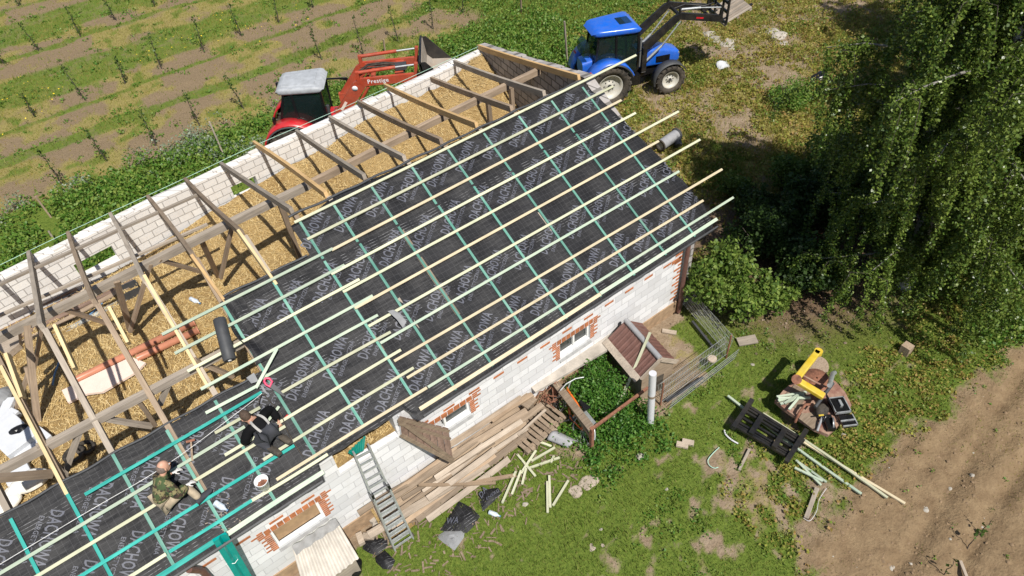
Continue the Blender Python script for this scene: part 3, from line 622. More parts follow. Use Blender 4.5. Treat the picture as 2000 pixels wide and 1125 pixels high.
K2_ = strip(2, -8.77, lambda x: 1.58 + 0 * x, lambda x: 3.21 + .015 * np.sin(x * 3), .006)
K3_ = strip(3, -7.10, lambda x: 3.08 + 0 * x, lambda x: np.interp(x, [-7.1, -6.6, -6, -4, -1.5, -.4, .3], [3.88, 3.92, 4.06, 4.0, 4.02, 4.10, 4.06]) + (fbm(x * 1.6, 0 * x, 4) - .5) * .06, .012, n=22)
q = MB()                                                           # folded upper hem lying back on itself along the ridge and the two steps
def hem(x0, x1, s, w0, r=.03):
    n = int((x1 - x0) / .12); q.tube([rp(x0 + (x1 - x0) * i / n, s + .012 * math.sin(i * .9), w0 + .01 * math.sin(i * .6)) for i in range(n + 1)], r, 7)
hem(-16.5, -8.9, 1.72, -.06, .022); hem(-8.75, -7.15, 3.21, -.06, .022); hem(-7.05, .1, 4.03, -.07, .025); q.build("membrane_hem", "dark_grey", K1_)
# printed words
def textmesh(body, width, height, bold=.0):
    cu = bpy.data.curves.new("t", 'FONT'); cu.body = body; cu.resolution_u = 2; cu.offset = bold; cu.space_character = 1.08
    o = bpy.data.objects.new("t", cu); COL.objects.link(o); dg = bpy.context.evaluated_depsgraph_get(); me = bpy.data.meshes.new_from_object(o.evaluated_get(dg))
    bm = bmesh.new(); bm.from_mesh(me); bmesh.ops.triangulate(bm, faces=bm.faces); V = np.array([v.co[:2] for v in bm.verts]); bm.verts.index_update(); F = np.array([[v.index for v in f.verts] for f in bm.faces]); bm.free()
    bpy.data.objects.remove(o); bpy.data.curves.remove(cu); bpy.data.meshes.remove(me)
    V = V - V.min(0); V = V / V.max(0) * np.array([width, height]); return V, F
T1 = textmesh("DACHOWA", .79, .195, .016); T2 = textmesh("ENERGETYCZNA", .66, .07, .006)
def lettering(mem, off, rows):
    VV, FF, n = [], [], 0
    for (s_c, xa, xb, ang, sh) in rows:
        x = xa
        while x < xb:
            a = ang + random.uniform(-.02, .02); R2 = np.array([[math.cos(a), -math.sin(a)], [math.sin(a), math.cos(a)]])
            for (V, F), o in ((T1, (-.395, -.025)), (T2, (-.29, -.145))):
                P = (V + np.array(o)) @ R2.T + np.array([x, s_c]); w_ = memw(P[:, 0], P[:, 1], off) + .004
                VV.append(np.column_stack([P, w_])); FF.append(F + n); n += len(V)
            x += sh
    V = np.concatenate(VV); F = np.concatenate(FF); e = verge(V[:, 1]) - .02; bad = (V[:, 0] > e)
    F = F[~bad[F].any(1)]; o = numesh("printed_lettering", V, F, "membrane_print"); o.parent = mem; MATW[o.name] = MROOF.copy()
A_ = rad(40)
lettering(K1_, 0., [(.30, -8.55, .7, A_, .685), (1.26, -9.0, .7, A_, .685), (1.14, -14.7, -9.5, A_ + math.pi + .12, .71), (.24, -13.2, -9.5, A_ + math.pi + .12, .70)])
lettering(K2_, .006, [(2.56, -8.45, .6, A_, .685)]); lettering(K2_, .006, [(1.98, -8.62, -8.3, A_, .685)]) if 0 else None
lettering(K3_, .012, [(3.56, -6.75, .5, A_, .685)])

# ---------------------------------------------------------------- counter battens (up the slope) and battens (along it)
TOPS = {9: (527, 553), 10: (441, 594), 11: (421, 780), 12: (328, 837), 13: (218, 885), 14: (122, 949), 15: (17, 1013)}
for k in range(16):
    mt = "batten_teal" if k < 14 else "batten_turquoise"; x = XK[k]
    s0 = -.30 if not (-8.9 < x < -6.9) else 0.0
    if k <= 8:
        g = 2.9 + random.uniform(-.1, .1); parts = [(s0, g), (g + .05, 3.86 + random.uniform(-.03, .05))]
    else:
        s1 = onroof(*TOPS[k])[1]; parts = [(s0, s1)] if k > 10 else [(s0, 1.6), (1.63, s1)]
    for a, b in parts: beam("counter_batten", rp(x + random.uniform(-.01, .01), a, -.052), rp(x + random.uniform(-.01, .01), b, -.052), .048, .026, mt, barn, up=(0, -ST, CT))
BAT = [  # right end, left end (picture), look
 ((1433, 385), (836, 756), "mint"), ((1374, 391), (795, 738), "pink"), ((1411, 330), (770, 705), "pink"), ((1327, 334), (743, 670), "mint"), ((1368, 272), (720, 637), "cream"), ((1287, 275), (693, 602), "pink"), ((1326, 217), (670, 570), "cream"), ((1242, 220), (647, 535), "cream"), ((1214, 195), (648, 488), "pink"), ((1198, 168), (600, 467), "cream"), ((1243, 107), (575, 434), "cream"),
 ((650, 485), (316, 653), "mint"), ((673, 517), (341, 690), "mint"), ((702, 545), (366, 725), "cream"), ((728, 577), (392, 760), "mint"), ((738, 615), (508, 741), "mint"), ((763, 648), (401, 805), "cream"), ((783, 683), (509, 795), "cream"), ((808, 718), (439, 889), "cream"), ((834, 757), (540, 937), "pink"),
 ((770, 745), (514, 898), "cream")]
def batten(p0, p1, look, w0=-.02, wd=.05):
    (x0, s0), (x1, s1) = onroof(*p0), onroof(*p1)
    beam("batten", rp(x1, s1, w0), rp(x0, s0, w0), wd, .036, "batten_" + look, barn, up=(0, -ST, CT), wob=random.uniform(.003, .012))
BAT[16] = ((676, 701), (508, 796), "cream")
BAT[15] = ((738, 615), (508, 741), "mint"); BAT[14] = ((728, 577), (392, 760), "mint")
BAT[17] = ((763, 648), (547, 768), "cream"); BAT[18] = ((783, 683), (439, 889), "cream"); BAT[20] = ((808, 718), (514, 898), "cream")
BAT[16] = ((676, 701), (676, 701), "cream")
BAT = [b for b in BAT if b[0] != b[1]]
for b in BAT: batten(*b)
for b in [((557, 832), (-60, 1205), "cream"), ((575, 870), (120, 1148), "turquoise"), ((492, 977), (330, 1078), "turquoise"), ((640, 887), (488, 980), "cream"), ((324, 1082), (150, 1190), "cream"), ((478, 833), (-60, 1155), "mint")]: batten(*b)
for b in [((1401, 427), (1173, 573), "mint"), ((1173, 574), (820, 799), "pink")]: batten(*b, wd=.07)
for b in [((632, 921), (440, 1046), "mint"), ((426, 1052), (250, 1165), "turquoise")]: batten(*b, wd=.075)
(xe, se) = onroof(620, 940); beam("eave_flap", rp(-6.95, -.38, -.12), rp(.66, -.38, -.12), .03, .12, "dark_grey", barn, up=(0, -ST, CT)); beam("eave_flap", rp(-17, -.38, -.12), rp(-8.9, -.38, -.12), .03, .12, "dark_grey", barn, up=(0, -ST, CT))
# the hinged loft hatch, hanging open
hx = [aty(779, 812, .0), aty(784, 848, .0), at(886, 902, 1.02), at(876, 836, 1.42)]
hatch = MB(); d0, d1 = hx[3] - hx[0], hx[2] - hx[1]; nrm = (hx[2] - hx[1]).cross(hx[0] - hx[1]).normalized()
for i in range(7):
    a, b = i / 7 + .006, (i + 1) / 7 - .006; jj = random.uniform(-.02, .02)
    hatch.prism([hx[0].lerp(hx[3], a), hx[0].lerp(hx[3], b), hx[1].lerp(hx[2], b) , hx[1].lerp(hx[2], a)], nrm * .025)
ho = hatch.build("loft_hatch", "board_dark", barn)
q = MB(); e = nrm * .045
for a, b, wv in ((hx[0].lerp(hx[1], .06), hx[3].lerp(hx[2], .05), .07), (hx[1].lerp(hx[0], .06), hx[2].lerp(hx[3], .05), .08), (hx[0].lerp(hx[1], .15), hx[2].lerp(hx[3], .12), .07), (hx[0].lerp(hx[1], .3), hx[3].lerp(hx[2], .28), .07)): q.bar(a + e, b + e, .028, wv, (hx[0] - hx[1]))
q.build("ledge", "old_timber", ho)
MB().tube([hx[0], hx[1]], .012, 6).build("hinge_bar", "white_plastic", ho)
# downpipes and the turquoise steel profile at the eave
q = MB(); a, b = at(418, 1100, 2.2), at(470, 1175, .3); q.tube([Vector((-11.2, -.12, 2.25)), Vector((-11.1, -.03, 1.9)), Vector((-11.1, -.03, .1))], .055, 12); q.build("downpipe", "brown_metal", barn)
q = MB(); q.tube([Vector((.06, -.06, 2.3)), Vector((.06, -.05, .05))], .05, 12); q.build("downpipe", "brown_metal", barn)
# ---------------------------------------------------------------- straw on the loft floor
def strawz(x, y):
    yw = np.interp(x, [-13, -6, 1.5], [7.7, 8.5, 9.1]); r = sstep(-9.5, -6.5, x)
    mnd = np.interp(x, [-9.5, -7, -5, -3, 0.5], [.08, .24, .42, .60, .66]) * sstep(yw - 3.2, yw - .2, y) * (.7 + .6 * fbm(x * .8, y * .8, 95))
    return 1.96 + mnd + .16 * fbm(x * .9, y * .9, 91) + .05 * fbm(x * 5, y * 5, 92) + r * .22 * sstep(4.5, 7.8, y) * fbm(x * .9 + 3, y * .9, 93) * 1.5 + .35 * sstep(-1.6, .4, x) * sstep(6.3, 7.9, y) * fbm(x * 1.5, y * 1.5, 94)
m, nt, b = _mat("straw"); v = coords(nt); v1 = noise(nt, coords(nt, (3, 22, 22), (0, 0, .6)), 3, 5, .7); v2 = noise(nt, coords(nt, (22, 3, 22), (0, 0, .3)), 3, 5, .7)
c = mix(nt, ramp(nt, v1, [(.35, 0.), (.65, 1.)]), (.25, .155, .06), (.52, .36, .155)); c = mix(nt, ramp(nt, v2, [(.45, 0.), (.7, .8)]), c, (.64, .48, .23)); c = mix(nt, ramp(nt, noise(nt, v, 1.1, 6, .7), [(.45, 0.), (.72, .75)]), c, (.25, .15, .055))
nt.links.new(c, b.inputs["Base Color"]); b.inputs["Roughness"].default_value = .8; b.inputs["Specular IOR Level"].default_value = .2; bump(nt, b, math_(nt, 'ADD', v1, v2), .9, .04); MATS["straw"] = m
xs, ys = np.linspace(-16.5, 1.5, 260), np.linspace(.12, 9.1, 130); X, Y = np.meshgrid(xs, ys); x, y = X.ravel(), Y.ravel()
lim = np.interp(x, [-13.4, -12, -8.7, -3.9, 1.3], [7.7, 7.85, 8.25, 8.5, 8.9]); y = .12 + (y - .12) / 9.0 * (lim - .12); rb = np.interp(y, [0, 3.6, 8.9], [-.1, .05, 1.15]); x = np.minimum(x, rb)
I = np.arange(len(x)).reshape(130, 260); F = np.stack([I[:-1, :-1].ravel(), I[:-1, 1:].ravel(), I[1:, 1:].ravel(), I[1:, :-1].ravel()], 1)
st = numesh("straw", np.stack([x, y, strawz(x, y)], 1), F, "straw", smooth=True); tag(st, "golden loose straw covering the whole loft floor", "straw", kind="stuff")
n_ = 60000; x = RNG.uniform(-14, 1.1, n_); y = RNG.uniform(.15, 8.9, n_); k = (y < np.interp(x, [-13.4, -12, -8.7, -3.9, 1.3], [7.6, 7.75, 8.15, 8.4, 8.8])) & (x < np.interp(y, [0, 3.6, 8.9], [-.2, 0, 1.05])); x, y = x[k], y[k]; n_ = len(x)
k = (y > 3.0 + .3 * (x + 9)) | (x < -7) ; x, y = x[k], y[k]; n_ = len(x)
a = RNG.uniform(0, np.pi, n_); L = RNG.uniform(.04, .13, n_); z = strawz(x, y) + RNG.uniform(.0, .03, n_); t = RNG.normal(0, .25, n_) * L
P0 = np.stack([x, y, z], 1); P1 = P0 + np.stack([np.cos(a) * L, np.sin(a) * L, np.abs(t)], 1); w_ = np.stack([-np.sin(a), np.cos(a), 0 * a], 1) * .005
V = np.stack([P0 - w_, P1 - w_, P1 + w_, P0 + w_], 1).reshape(-1, 3)
so_ = numesh("straw_stalks", V, np.arange(4 * n_).reshape(n_, 4), "straw_blade", np.repeat(RNG.random(n_), 4)); tag(so_, "single pale stalks lying on top of the straw bed", "straw", kind="stuff")
# ================================================================ TRACTORS
def rrect(x, hw, z0, z1, r, n=4, yo=0.):
    """rounded rectangle section in the YZ plane at x"""
    P = []
    for cy, cz, a0 in ((hw - r, z1 - r, 0), (-hw + r, z1 - r, 90), (-hw + r, z0 + r, 180), (hw - r, z0 + r, 270)):
        for k in range(n + 1): a = rad(a0 + 90 * k / n); P.append(Vector((x, yo + cy + r * math.cos(a), cz + r * math.sin(a))))
    return P
def wheel(T, x, y, R, W, rimmat, lugs, rr):
    s = 1 if y > 0 else -1; w_ = W / 2; c = Vector((x, y, R))
    q = MB(); q.lathe(c, (0, s, 0), [(-w_ * .8, rr), (-w_, R * .80), (-w_ * .9, R * .92), (-w_ * .55, R * .965), (w_ * .55, R * .965), (w_ * .9, R * .92), (w_, R * .80), (w_ * .8, rr), (-w_ * .8, rr)], 36)
    for i in range(lugs):
        for sd in (-1, 1):
            a = 2 * math.pi * (i + (.5 if sd > 0 else 0)) / lugs; d = Vector((math.cos(a), 0, math.sin(a))); a2 = a + .30; d2 = Vector((math.cos(a2), 0, math.sin(a2)))
            q.bar(c + d * R * .97 + Vector((0, sd * w_ * .95, 0)), c + d2 * R * .985 + Vector((0, sd * w_ * .02, 0)), R * .06, R * .075, d)
            q.bar(c + d * R * .86 + Vector((0, sd * w_ * .97, 0)), c + d * R * .97 + Vector((0, sd * w_ * .95, 0)), R * .06, .03, (0, 1, 0))
    o = q.build("wheel", "black_rubber", T, world=False)
    q = MB(); q.lathe(c, (0, s, 0), [(w_ * .75, rr * 1.02), (w_ * .80, rr * .93), (w_ * .35, rr * .86), (w_ * .1, rr * .55), (w_ * .18, rr * .30), (w_ * .35, rr * .25), (w_ * .35, .001)], 28)
    rm = q.build("rim", rimmat, o, world=False)
    q = MB()
    for k in range(8):
        a = k * math.pi / 4; q.cyl(c + Vector((math.cos(a) * rr * .4, s * w_ * .12, math.sin(a) * rr * .4)), c + Vector((math.cos(a) * rr * .4, s * w_ * .24, math.sin(a) * rr * .4)), .02, n=6)
    q.cyl(c + Vector((0, s * w_ * .1, 0)), c + Vector((0, s * w_ * .5, 0)), rr * .16, n=12); q.build("hub", "dark_grey", o, world=False); return o
def arcplate(q, cx, cz, R0, R1, y0, y1, a0, a1, n=14):
    ring = []
    for k in range(n + 1):
        a = rad(a0 + (a1 - a0) * k / n); c, s = math.cos(a), math.sin(a)
        ring.append([Vector((cx + c * R0, y0, cz + s * R0)), Vector((cx + c * R0, y1, cz + s * R0)), Vector((cx + c * R1, y1, cz + s * R1)), Vector((cx + c * R1, y0, cz + s * R1))])
    q.loft(ring)
def tractor(label, loc, hd, paint, roofmat, rim, zr, rx0, rx1, rw0, rw1, Rr, Rf, front_guard, tint):
    T = thing("tractor", label, "tractor", loc, rad(hd)); B = dict(world=False)
    for s in (1, -1):
        wheel(T, 0, s * .80, Rr, .40, rim, 20, Rr * .60); wheel(T, 2.2, s * .76, Rf, .30, rim, 16, Rf * .58)
    q = MB(); q.loft([rrect(-.45, .22, .45, .95, .06), rrect(1.2, .24, .45, .95, .06), rrect(2.45, .17, .55, .85, .05)]); q.cyl((0, -.7, Rr), (0, .7, Rr), .13); q.cyl((2.2, -.7, Rf), (2.2, .7, Rf), .09)
    q.box((.75, 0, .62), (.9, .9, .3)); q.box((.9, -.52, .62), (.6, .18, .35)); q.box((.9, .52, .62), (.6, .18, .35)); q.build("chassis", "black_plastic", T, **B)
    q = MB(); q.loft([rrect(1.16, .33, .86, 1.50, .09), rrect(1.6, .33, .85, 1.48, .10), rrect(2.2, .31, .82, 1.40, .11), rrect(2.62, .28, .80, 1.28, .12), rrect(2.74, .22, .84, 1.18, .10)])
    bn = q.build("bonnet", paint, T, **B)
    q = MB(); q.loft([rrect(2.60, .20, .86, 1.12, .05), rrect(2.755, .17, .88, 1.10, .05)]); q.box((2.1, .325, 1.08), (.5, .02, .22)); q.box((2.1, -.325, 1.08), (.5, .02, .22)); q.build("grille", "black_plastic", bn, **B)
    for s in (1, -1): MB().loft([rrect(2.5, .05, 1.12, 1.22, .03, yo=s * .21), rrect(2.72, .045, 1.08, 1.17, .03, yo=s * .19)]).build("headlight", "steel", bn, **B)
    # fenders
    for s in (1, -1):
        q = MB(); y0, y1 = s * .50, s * 1.02; arcplate(q, 0.02, Rr, Rr + .07, Rr + .12, min(y0, y1), max(y0, y1), 22, 176); q.bar((.05, s * .52, Rr + .02), (.62, s * .52, Rr - .1), .05, .5)
        fo = q.build("fender", paint, T, **B); q = MB(); arcplate(q, 0.02, Rr, Rr + .03, Rr + .075, min(s * .99, s * 1.05), max(s * .99, s * 1.05), 20, 150); q.build("fender_edge", "dark_grey", fo, **B)
        MB().box((-.62, s * .85, Rr + .52), (.08, .2, .1)).build("tail_light", "red_plastic", fo, **B)
        if front_guard: q = MB(); arcplate(q, 2.2, Rf, Rf + .05, Rf + .08, s * .76 - .17, s * .76 + .17, 30, 190); q.build("front_mudguard", "dark_grey", T, **B)
    # cab
    x0, x1, zc = rx0 + .22, rx1 - .12, .98
    P = {"fr": (1.12, .50, zc), "ft": (x1, rw1 - .10, zr - .06), "mr": (.30, .62, Rr + .42), "mt": (.30, rw0 * .5 + rw1 * .5 - .07, zr - .06), "rr": (-.42, .52, Rr + .30), "rt": (x0, rw0 - .07, zr - .06)}
    q = MB(); pil = lambda n, s: Vector((P[n][0], s * P[n][1], P[n][2]))
    for s in (1, -1):
        for a, b in (("fr", "ft"), ("mr", "mt"), ("rr", "rt")): q.bar(pil(a, s), pil(b, s), .07, .06, (0, 1, 0))
        q.bar(pil("rt", s), pil("ft", s), .06, .05); q.bar(pil("rr", s), pil("mr", s), .05, .06); q.bar(pil("mr", s), Vector((.62, s * .54, zc - .25)), .05, .06); q.bar(Vector((.62, s * .54, zc - .25)), pil("fr", s), .05, .06)
    for a in ("fr", "ft", "rr", "rt"): q.bar(pil(a, 1), pil(a, -1), .05, .05)
    cf = q.build("cab_frame", "black_plastic", T, **B)
    for s in (1, -1):
        MB().prism([pil("mr", s), pil("mt", s), pil("ft", s), pil("fr", s), (.62, s * .54, zc - .25)], (0, s * .008, 0)).build("door_glass", "glass_cab", cf, **B)
        MB().prism([pil("rr", s), pil("rt", s), pil("mt", s), pil("mr", s)], (0, s * .008, 0)).build("side_glass", "glass_cab", cf, **B)
    MB().prism([pil("fr", 1), pil("ft", 1), pil("ft", -1), pil("fr", -1)], (.008, 0, 0)).build("windscreen", "glass_cab", cf, **B)
    MB().prism([pil("rr", 1), pil("rt", 1), pil("rt", -1), pil("rr", -1)], (-.008, 0, 0)).build("rear_glass", "glass_cab", cf, **B)
    q = MB(); q.box((.35, 0, .72), (1.3, .95, .06)); q.build("cab_floor", "black_plastic", T, **B)
    q = MB(); q.box((.0, 0, 1.12), (.45, .46, .12)); q.box((-.22, 0, 1.42), (.1, .44, .55)); q.box((0, 0, .92), (.3, .3, .34)); q.build("seat", "seat_dark", T, **B)
    q = MB(); q.lathe((.62, 0, 1.36), (-.5, 0, .85), [(0, .19), (.02, .205), (.04, .19), (.02, .175), (0, .19)], 20); q.cyl((.62, 0, 1.36), (.85, 0, .95), .035); q.box((.95, 0, 1.05), (.25, .4, .25)); q.build("steering_wheel", "black_plastic", T, **B)
    for s in (1, -1): MB().bar((.15, s * .48, Rr + .32), (.75, s * .44, .92), .06, .34, (0, 1, 0)).build("side_console", tint, T, **B)
    # roof: rounded slab, higher in the middle, narrowing to the rear
    rings = []
    for t in np.linspace(0, 1, 15):
        xx = rx0 + (rx1 - rx0) * t; e = min(1, (min(t, 1 - t) / .10 + .001)) ** .5; w_ = (rw0 + (rw1 - rw0) * t ** .8) * (.80 + .20 * e); th = .05 + .13 * e
        rings.append(rrect(xx, w_, zr - .07 * e, zr - .07 + th * 1.15, th * .45, 4))
    q = MB().loft(rings); rf = q.build("cab_roof", roofmat, T, **B)
    return T, rf, bn, P
bl, brf, bbn, P = tractor("blue tractor with raised black loader forks carrying a wooden pallet", (5.76, 8.86, 0), -23, "tractor_blue", "tractor_blue", "rim_white", 2.38, -.48, 1.16, .50, .72, .74, .53, True, "mint_plastic")
B = dict(world=False)
MB().box((.72, -.02, 2.523), (.42, .50, .012), Matrix.Rotation(rad(1), 3, 'Y')).build("roof_hatch", "glass_cab", brf, **B)
q = MB(); q.loft([rrect(-.72, .38, 1.62, 2.0, .12), rrect(-.56, .42, 1.60, 2.1, .12)]); q.build("rear_window_open", "glass_cab", bl, **B)
q = MB(); q.loft([rrect(-.75, .30, .98, 1.42, .12), rrect(-.36, .33, .95, 1.5, .1)]); q.build("rear_tank", "tractor_blue", bl, **B)
q = MB()
for s in (1, -1): q.bar((-.3, s * .25, .5), (-1.05, s * .38, .55), .05, .07); q.bar((-.4, s * .22, .95), (-.95, s * .36, .62), .035, .035); q.bar((-.35, s * .2, 1.0), (-.55, s * .25, .95), .05, .05)
q.bar((-.35, 0, .85), (-1.0, 0, .95), .05, .05); q.bar((-1.0, 0, .95), (-1.05, .2, .7), .05, .05); q.box((-.55, 0, .7), (.2, .5, .5)); q.build("hitch", "black_paint", bl, **B)
def arm(T, mat, y, prof, th):
    """loader arm: plate outline in XZ, thickness th in Y"""
    return MB().prism([(x, y - th / 2, z) for x, z in prof], (0, th, 0)).build("loader_arm", mat, T, **B)
for s in (1, -1):
    arm(bl, "black_paint", s * .46, [(1.28, 1.62), (1.36, 1.85), (2.34, 2.58), (2.52, 2.64), (4.02, 2.30), (4.06, 2.12), (3.90, 2.10), (2.5, 2.42), (1.5, 1.60)], .09)
    q = MB(); q.bar((1.35, s * .46, .85), (1.35, s * .46, 1.84), .12, .16, (1, 0, 0)); q.bar((1.35, s * .46, .85), (1.35, s * .25, .62), .12, .14, (1, 0, 0)); q.build("loader_mast", "black_paint", bl, **B)
    q = MB(); q.tube([(1.42, s * .46, 1.18), (1.95, s * .46, 1.62)], .045, 10); q.tube([(1.95, s * .46, 1.62), (2.55, s * .46, 2.35)], .024, 8); q.tube([(2.50, s * .46, 2.74), (3.2, s * .46, 2.68)], .04, 10); q.tube([(3.2, s * .46, 2.68), (3.98, s * .46, 2.56)], .022, 8); q.build("loader_cylinder", "galvanised", bl, **B)
    q = MB(); q.bar((2.48, s * .46, 2.55), (2.50, s * .46, 2.78), .07, .06, (1, 0, 0)); q.bar((3.95, s * .46, 2.2), (3.98, s * .46, 2.62), .08, .07, (1, 0, 0)); q.build("loader_link", "black_paint", bl, **B)
q = MB(); q.cyl((2.6, -.46, 2.45), (2.6, .46, 2.45), .06); q.cyl((3.7, -.46, 2.2), (3.7, .46, 2.2), .05); q.tube([(2.6, .2, 2.5), (3.0, .25, 2.55), (3.7, .2, 2.4), (4.0, .1, 2.5)], .025, 6); q.tube([(2.6, -.1, 2.5), (3.1, -.15, 2.58), (3.7, -.1, 2.45), (4.0, -.05, 2.5)], .025, 6); q.build("loader_crossbar", "black_paint", bl, **B)
q = MB()
for z_ in (2.05, 2.42, 2.72): q.bar((4.12, -.62, z_), (4.12, .62, z_), .07, .08)
for y_ in (-.60, -.25, .25, .60): q.bar((4.13, y_, 2.0), (4.13, y_, 2.85), .06, .06, (1, 0, 0))
for y_ in (-.32, .32): q.bar((4.13, y_, 2.05), (5.15, y_, 2.42), .10, .035)
q.build("fork_carriage", "black_paint", bl, **B)
MB().box((3.2, -.506, 2.36), (.26, .004, .05), Matrix.Rotation(rad(12), 3, 'Y')).build("arm_sticker", "red_plastic", bl, **B)
q = MB(); q.bar((.95, .5, 1.6), (1.05, .78, 1.85), .02, .02); q.box((1.06, .82, 1.8), (.05, .14, .24)); q.bar((1.0, -.52, 1.5), (1.15, -.72, 1.75), .02, .02); q.box((1.16, -.76, 1.72), (.05, .14, .24)); q.build("mirror", "black_plastic", bl, **B)
q = MB(); q.tube([(1.22, -.40, 1.0), (1.22, -.42, 1.45), (1.22, -.42, 2.0)], .04, 10); q.build("exhaust", "steel", bl, **B)
# pallet held by the forks
Mb = mw(bl); pal = thing("pallet", "weathered wooden pallet held up on the forks of the blue tractor", "pallet", Mb @ Vector((4.58, 0, 2.12)), rad(-23)); pal.rotation_euler = (0, rad(-24), rad(-23)); MATW[pal.name] = Matrix.Translation(pal.location) @ pal.rotation_euler.to_matrix().to_4x4()
for i in range(9): y_ = -.53 + i * 1.06 / 8; MB().box((0, y_, .115), (1.02, .105, .022)).build("slat", "board_pale" if i % 2 else "grey_timber", pal, **B)
for x_ in (-.46, 0, .46): MB().box((x_, 0, .055), (.09, 1.12, .09)).build("bearer", "grey_timber", pal, **B)
# red tractor
rd, rrf, rbn, P = tractor("red tractor with grey cab roof and raised orange front loader behind the wall", (-3.72, 12.70, 0), -33, "tractor_red", "roof_grey", "rim_grey", 2.52, -.18, 1.28, .56, .66, .80, .56, False, "mint_plastic")
MB().loft([rrect(.02, .40, 2.58, 2.672, .04), rrect(1.02, .50, 2.58, 2.672, .04)]).build("roof_panel", "roof_grey", rrf, **B)
MB().box((1.45, .0, 1.50), (.3, .28, .03)).build("bonnet_vent", "dark_grey", rbn, **B); MB().box((1.5, -.336, 1.33), (.5, .006, .16)).build("bonnet_stripe", "white_plastic", rbn, **B)
q = MB(); q.bar((1.15, .45, 2.35), (1.75, .85, 2.1), .04, .05); q.bar((1.75, .85, 2.1), (1.70, .90, 1.5), .05, .05); q.bar((1.6, .75, 2.15), (1.95, .85, 1.95), .04, .04); q.box((1.98, .86, 1.86), (.05, .16, .28)); q.build("mirror", "black_plastic", rd, **B)
q = MB(); q.bar((1.05, -.55, 1.6), (1.12, -.75, 1.75), .02, .02); q.box((1.12, -.8, 1.7), (.05, .14, .24)); q.box((-.42, -.66, 1.72), (.06, .12, .2)); q.box((-.35, .62, 2.2), (.12, .08, .2)); q.box((-.25, .66, 1.9), (.12, .08, .2)); q.build("lamp_bracket", "black_plastic", rd, **B)
q = MB(); q.tube([(1.22, -.42, .9), (1.22, -.46, 1.5), (1.24, -.46, 1.95)], .055, 10); q.build("exhaust", "dark_grey", rd, **B)
for s in (1, -1):
    ao = arm(rd, "loader_orange", s * .52, [(1.45, 1.55), (1.50, 1.80), (2.18, 2.62), (2.38, 2.74), (4.2, 2.74), (4.24, 2.54), (3.9, 2.50), (2.55, 2.50), (1.75, 1.55)], .10)
    q = MB(); q.tube([(2.36, s * .52, 2.92), (3.5, s * .52, 2.98)], .055, 10); q.bar((2.36, s * .52, 2.6), (2.36, s * .52, 2.96), .12, .1, (1, 0, 0)); q.bar((4.05, s * .52, 2.6), (4.12, s * .52, 3.05), .14, .1, (1, 0, 0)); q.build("loader_cylinder", "loader_orange", rd, **B)
    MB().tube([(3.5, s * .52, 2.98), (4.05, s * .52, 3.0)], .03, 8).build("piston", "galvanised", rd, **B)
    q = MB(); q.bar((1.55, s * .52, .8), (1.55, s * .52, 1.8), .14, .2, (1, 0, 0)); q.tube([(1.62, s * .52, 1.1), (2.6, s * .52, 2.45)], .05, 10); q.build("loader_mast", "loader_orange", rd, **B)
q = MB(); q.cyl((2.75, -.52, 2.6), (2.75, .52, 2.6), .08); q.box((3.55, 0, 2.62), (.25, 1.04, .16)); q.bar((2.5, .35, 2.7), (3.6, .2, 2.72), .05, .12); q.build("loader_crossbar", "loader_orange", rd, **B)
q = MB()
for y_ in (.15, .05, -.1): q.tube([(2.2, y_ + .2, 2.5), (2.6, y_ + .15, 2.76), (3.1, y_, 2.84), (3.6, y_, 2.76), (3.7, y_ - .1, 2.6)], .022, 6)
q.build("hydraulic_hose", "black_rubber", rd, **B); MB().box((3.62, -.12, 2.80), (.34, .22, .16)).build("valve_block", "dark_grey", rd, **B)
V, F = textmesh("Prestige", .62, .17, .012); q = MB(); q.add([(2.62 + x, -.5735, 2.535 + y) for x, y in V], [tuple(f) for f in F]); q.build("arm_lettering", "white_plastic", rd, **B)
q = MB().lathe((2.20, -.572, 2.46), (0, -1, 0), [(0, .085), (.003, .085), (.003, .0)], 20); q.build("arm_badge", "white_plastic", rd, **B); MB().box((1.75, -.575, 1.93), (.08, .006, .32), Matrix.Rotation(rad(38), 3, 'Y')).build("arm_sticker", "pink_foam", rd, **B)
# bucket: shell with back, floor and cheeks
q = MB(); yb0, yb1 = -.82, .82; pr = [(4.30, 3.18), (4.36, 2.62), (4.52, 2.46), (5.12, 2.42)]
for (a, b) in zip(pr, pr[1:]): q.bar((a[0], 0, a[1]), (b[0], 0, b[1]), yb1 - yb0, .03, (-.5, 0, 1) if a[0] < 4.4 else (0, 0, 1))
bk = q.build("bucket", "bucket_steel", rd, **B)
for s in (1, -1): MB().prism([(4.29, s * .83, 3.2), (4.35, s * .83, 2.6), (4.52, s * .83, 2.43), (5.14, s * .83, 2.40), (4.42, s * .83, 3.2)], (0, s * .025, 0)).build("cheek", "black_paint", bk, **B)
q = MB(); q.bar((4.27, -.85, 3.2), (4.27, .85, 3.2), .06, .08); q.bar((4.25, -.85, 2.9), (4.25, .85, 2.9), .03, .5, (-.1, 0, 1)); q.build("back_plate", "black_paint", bk, **B)
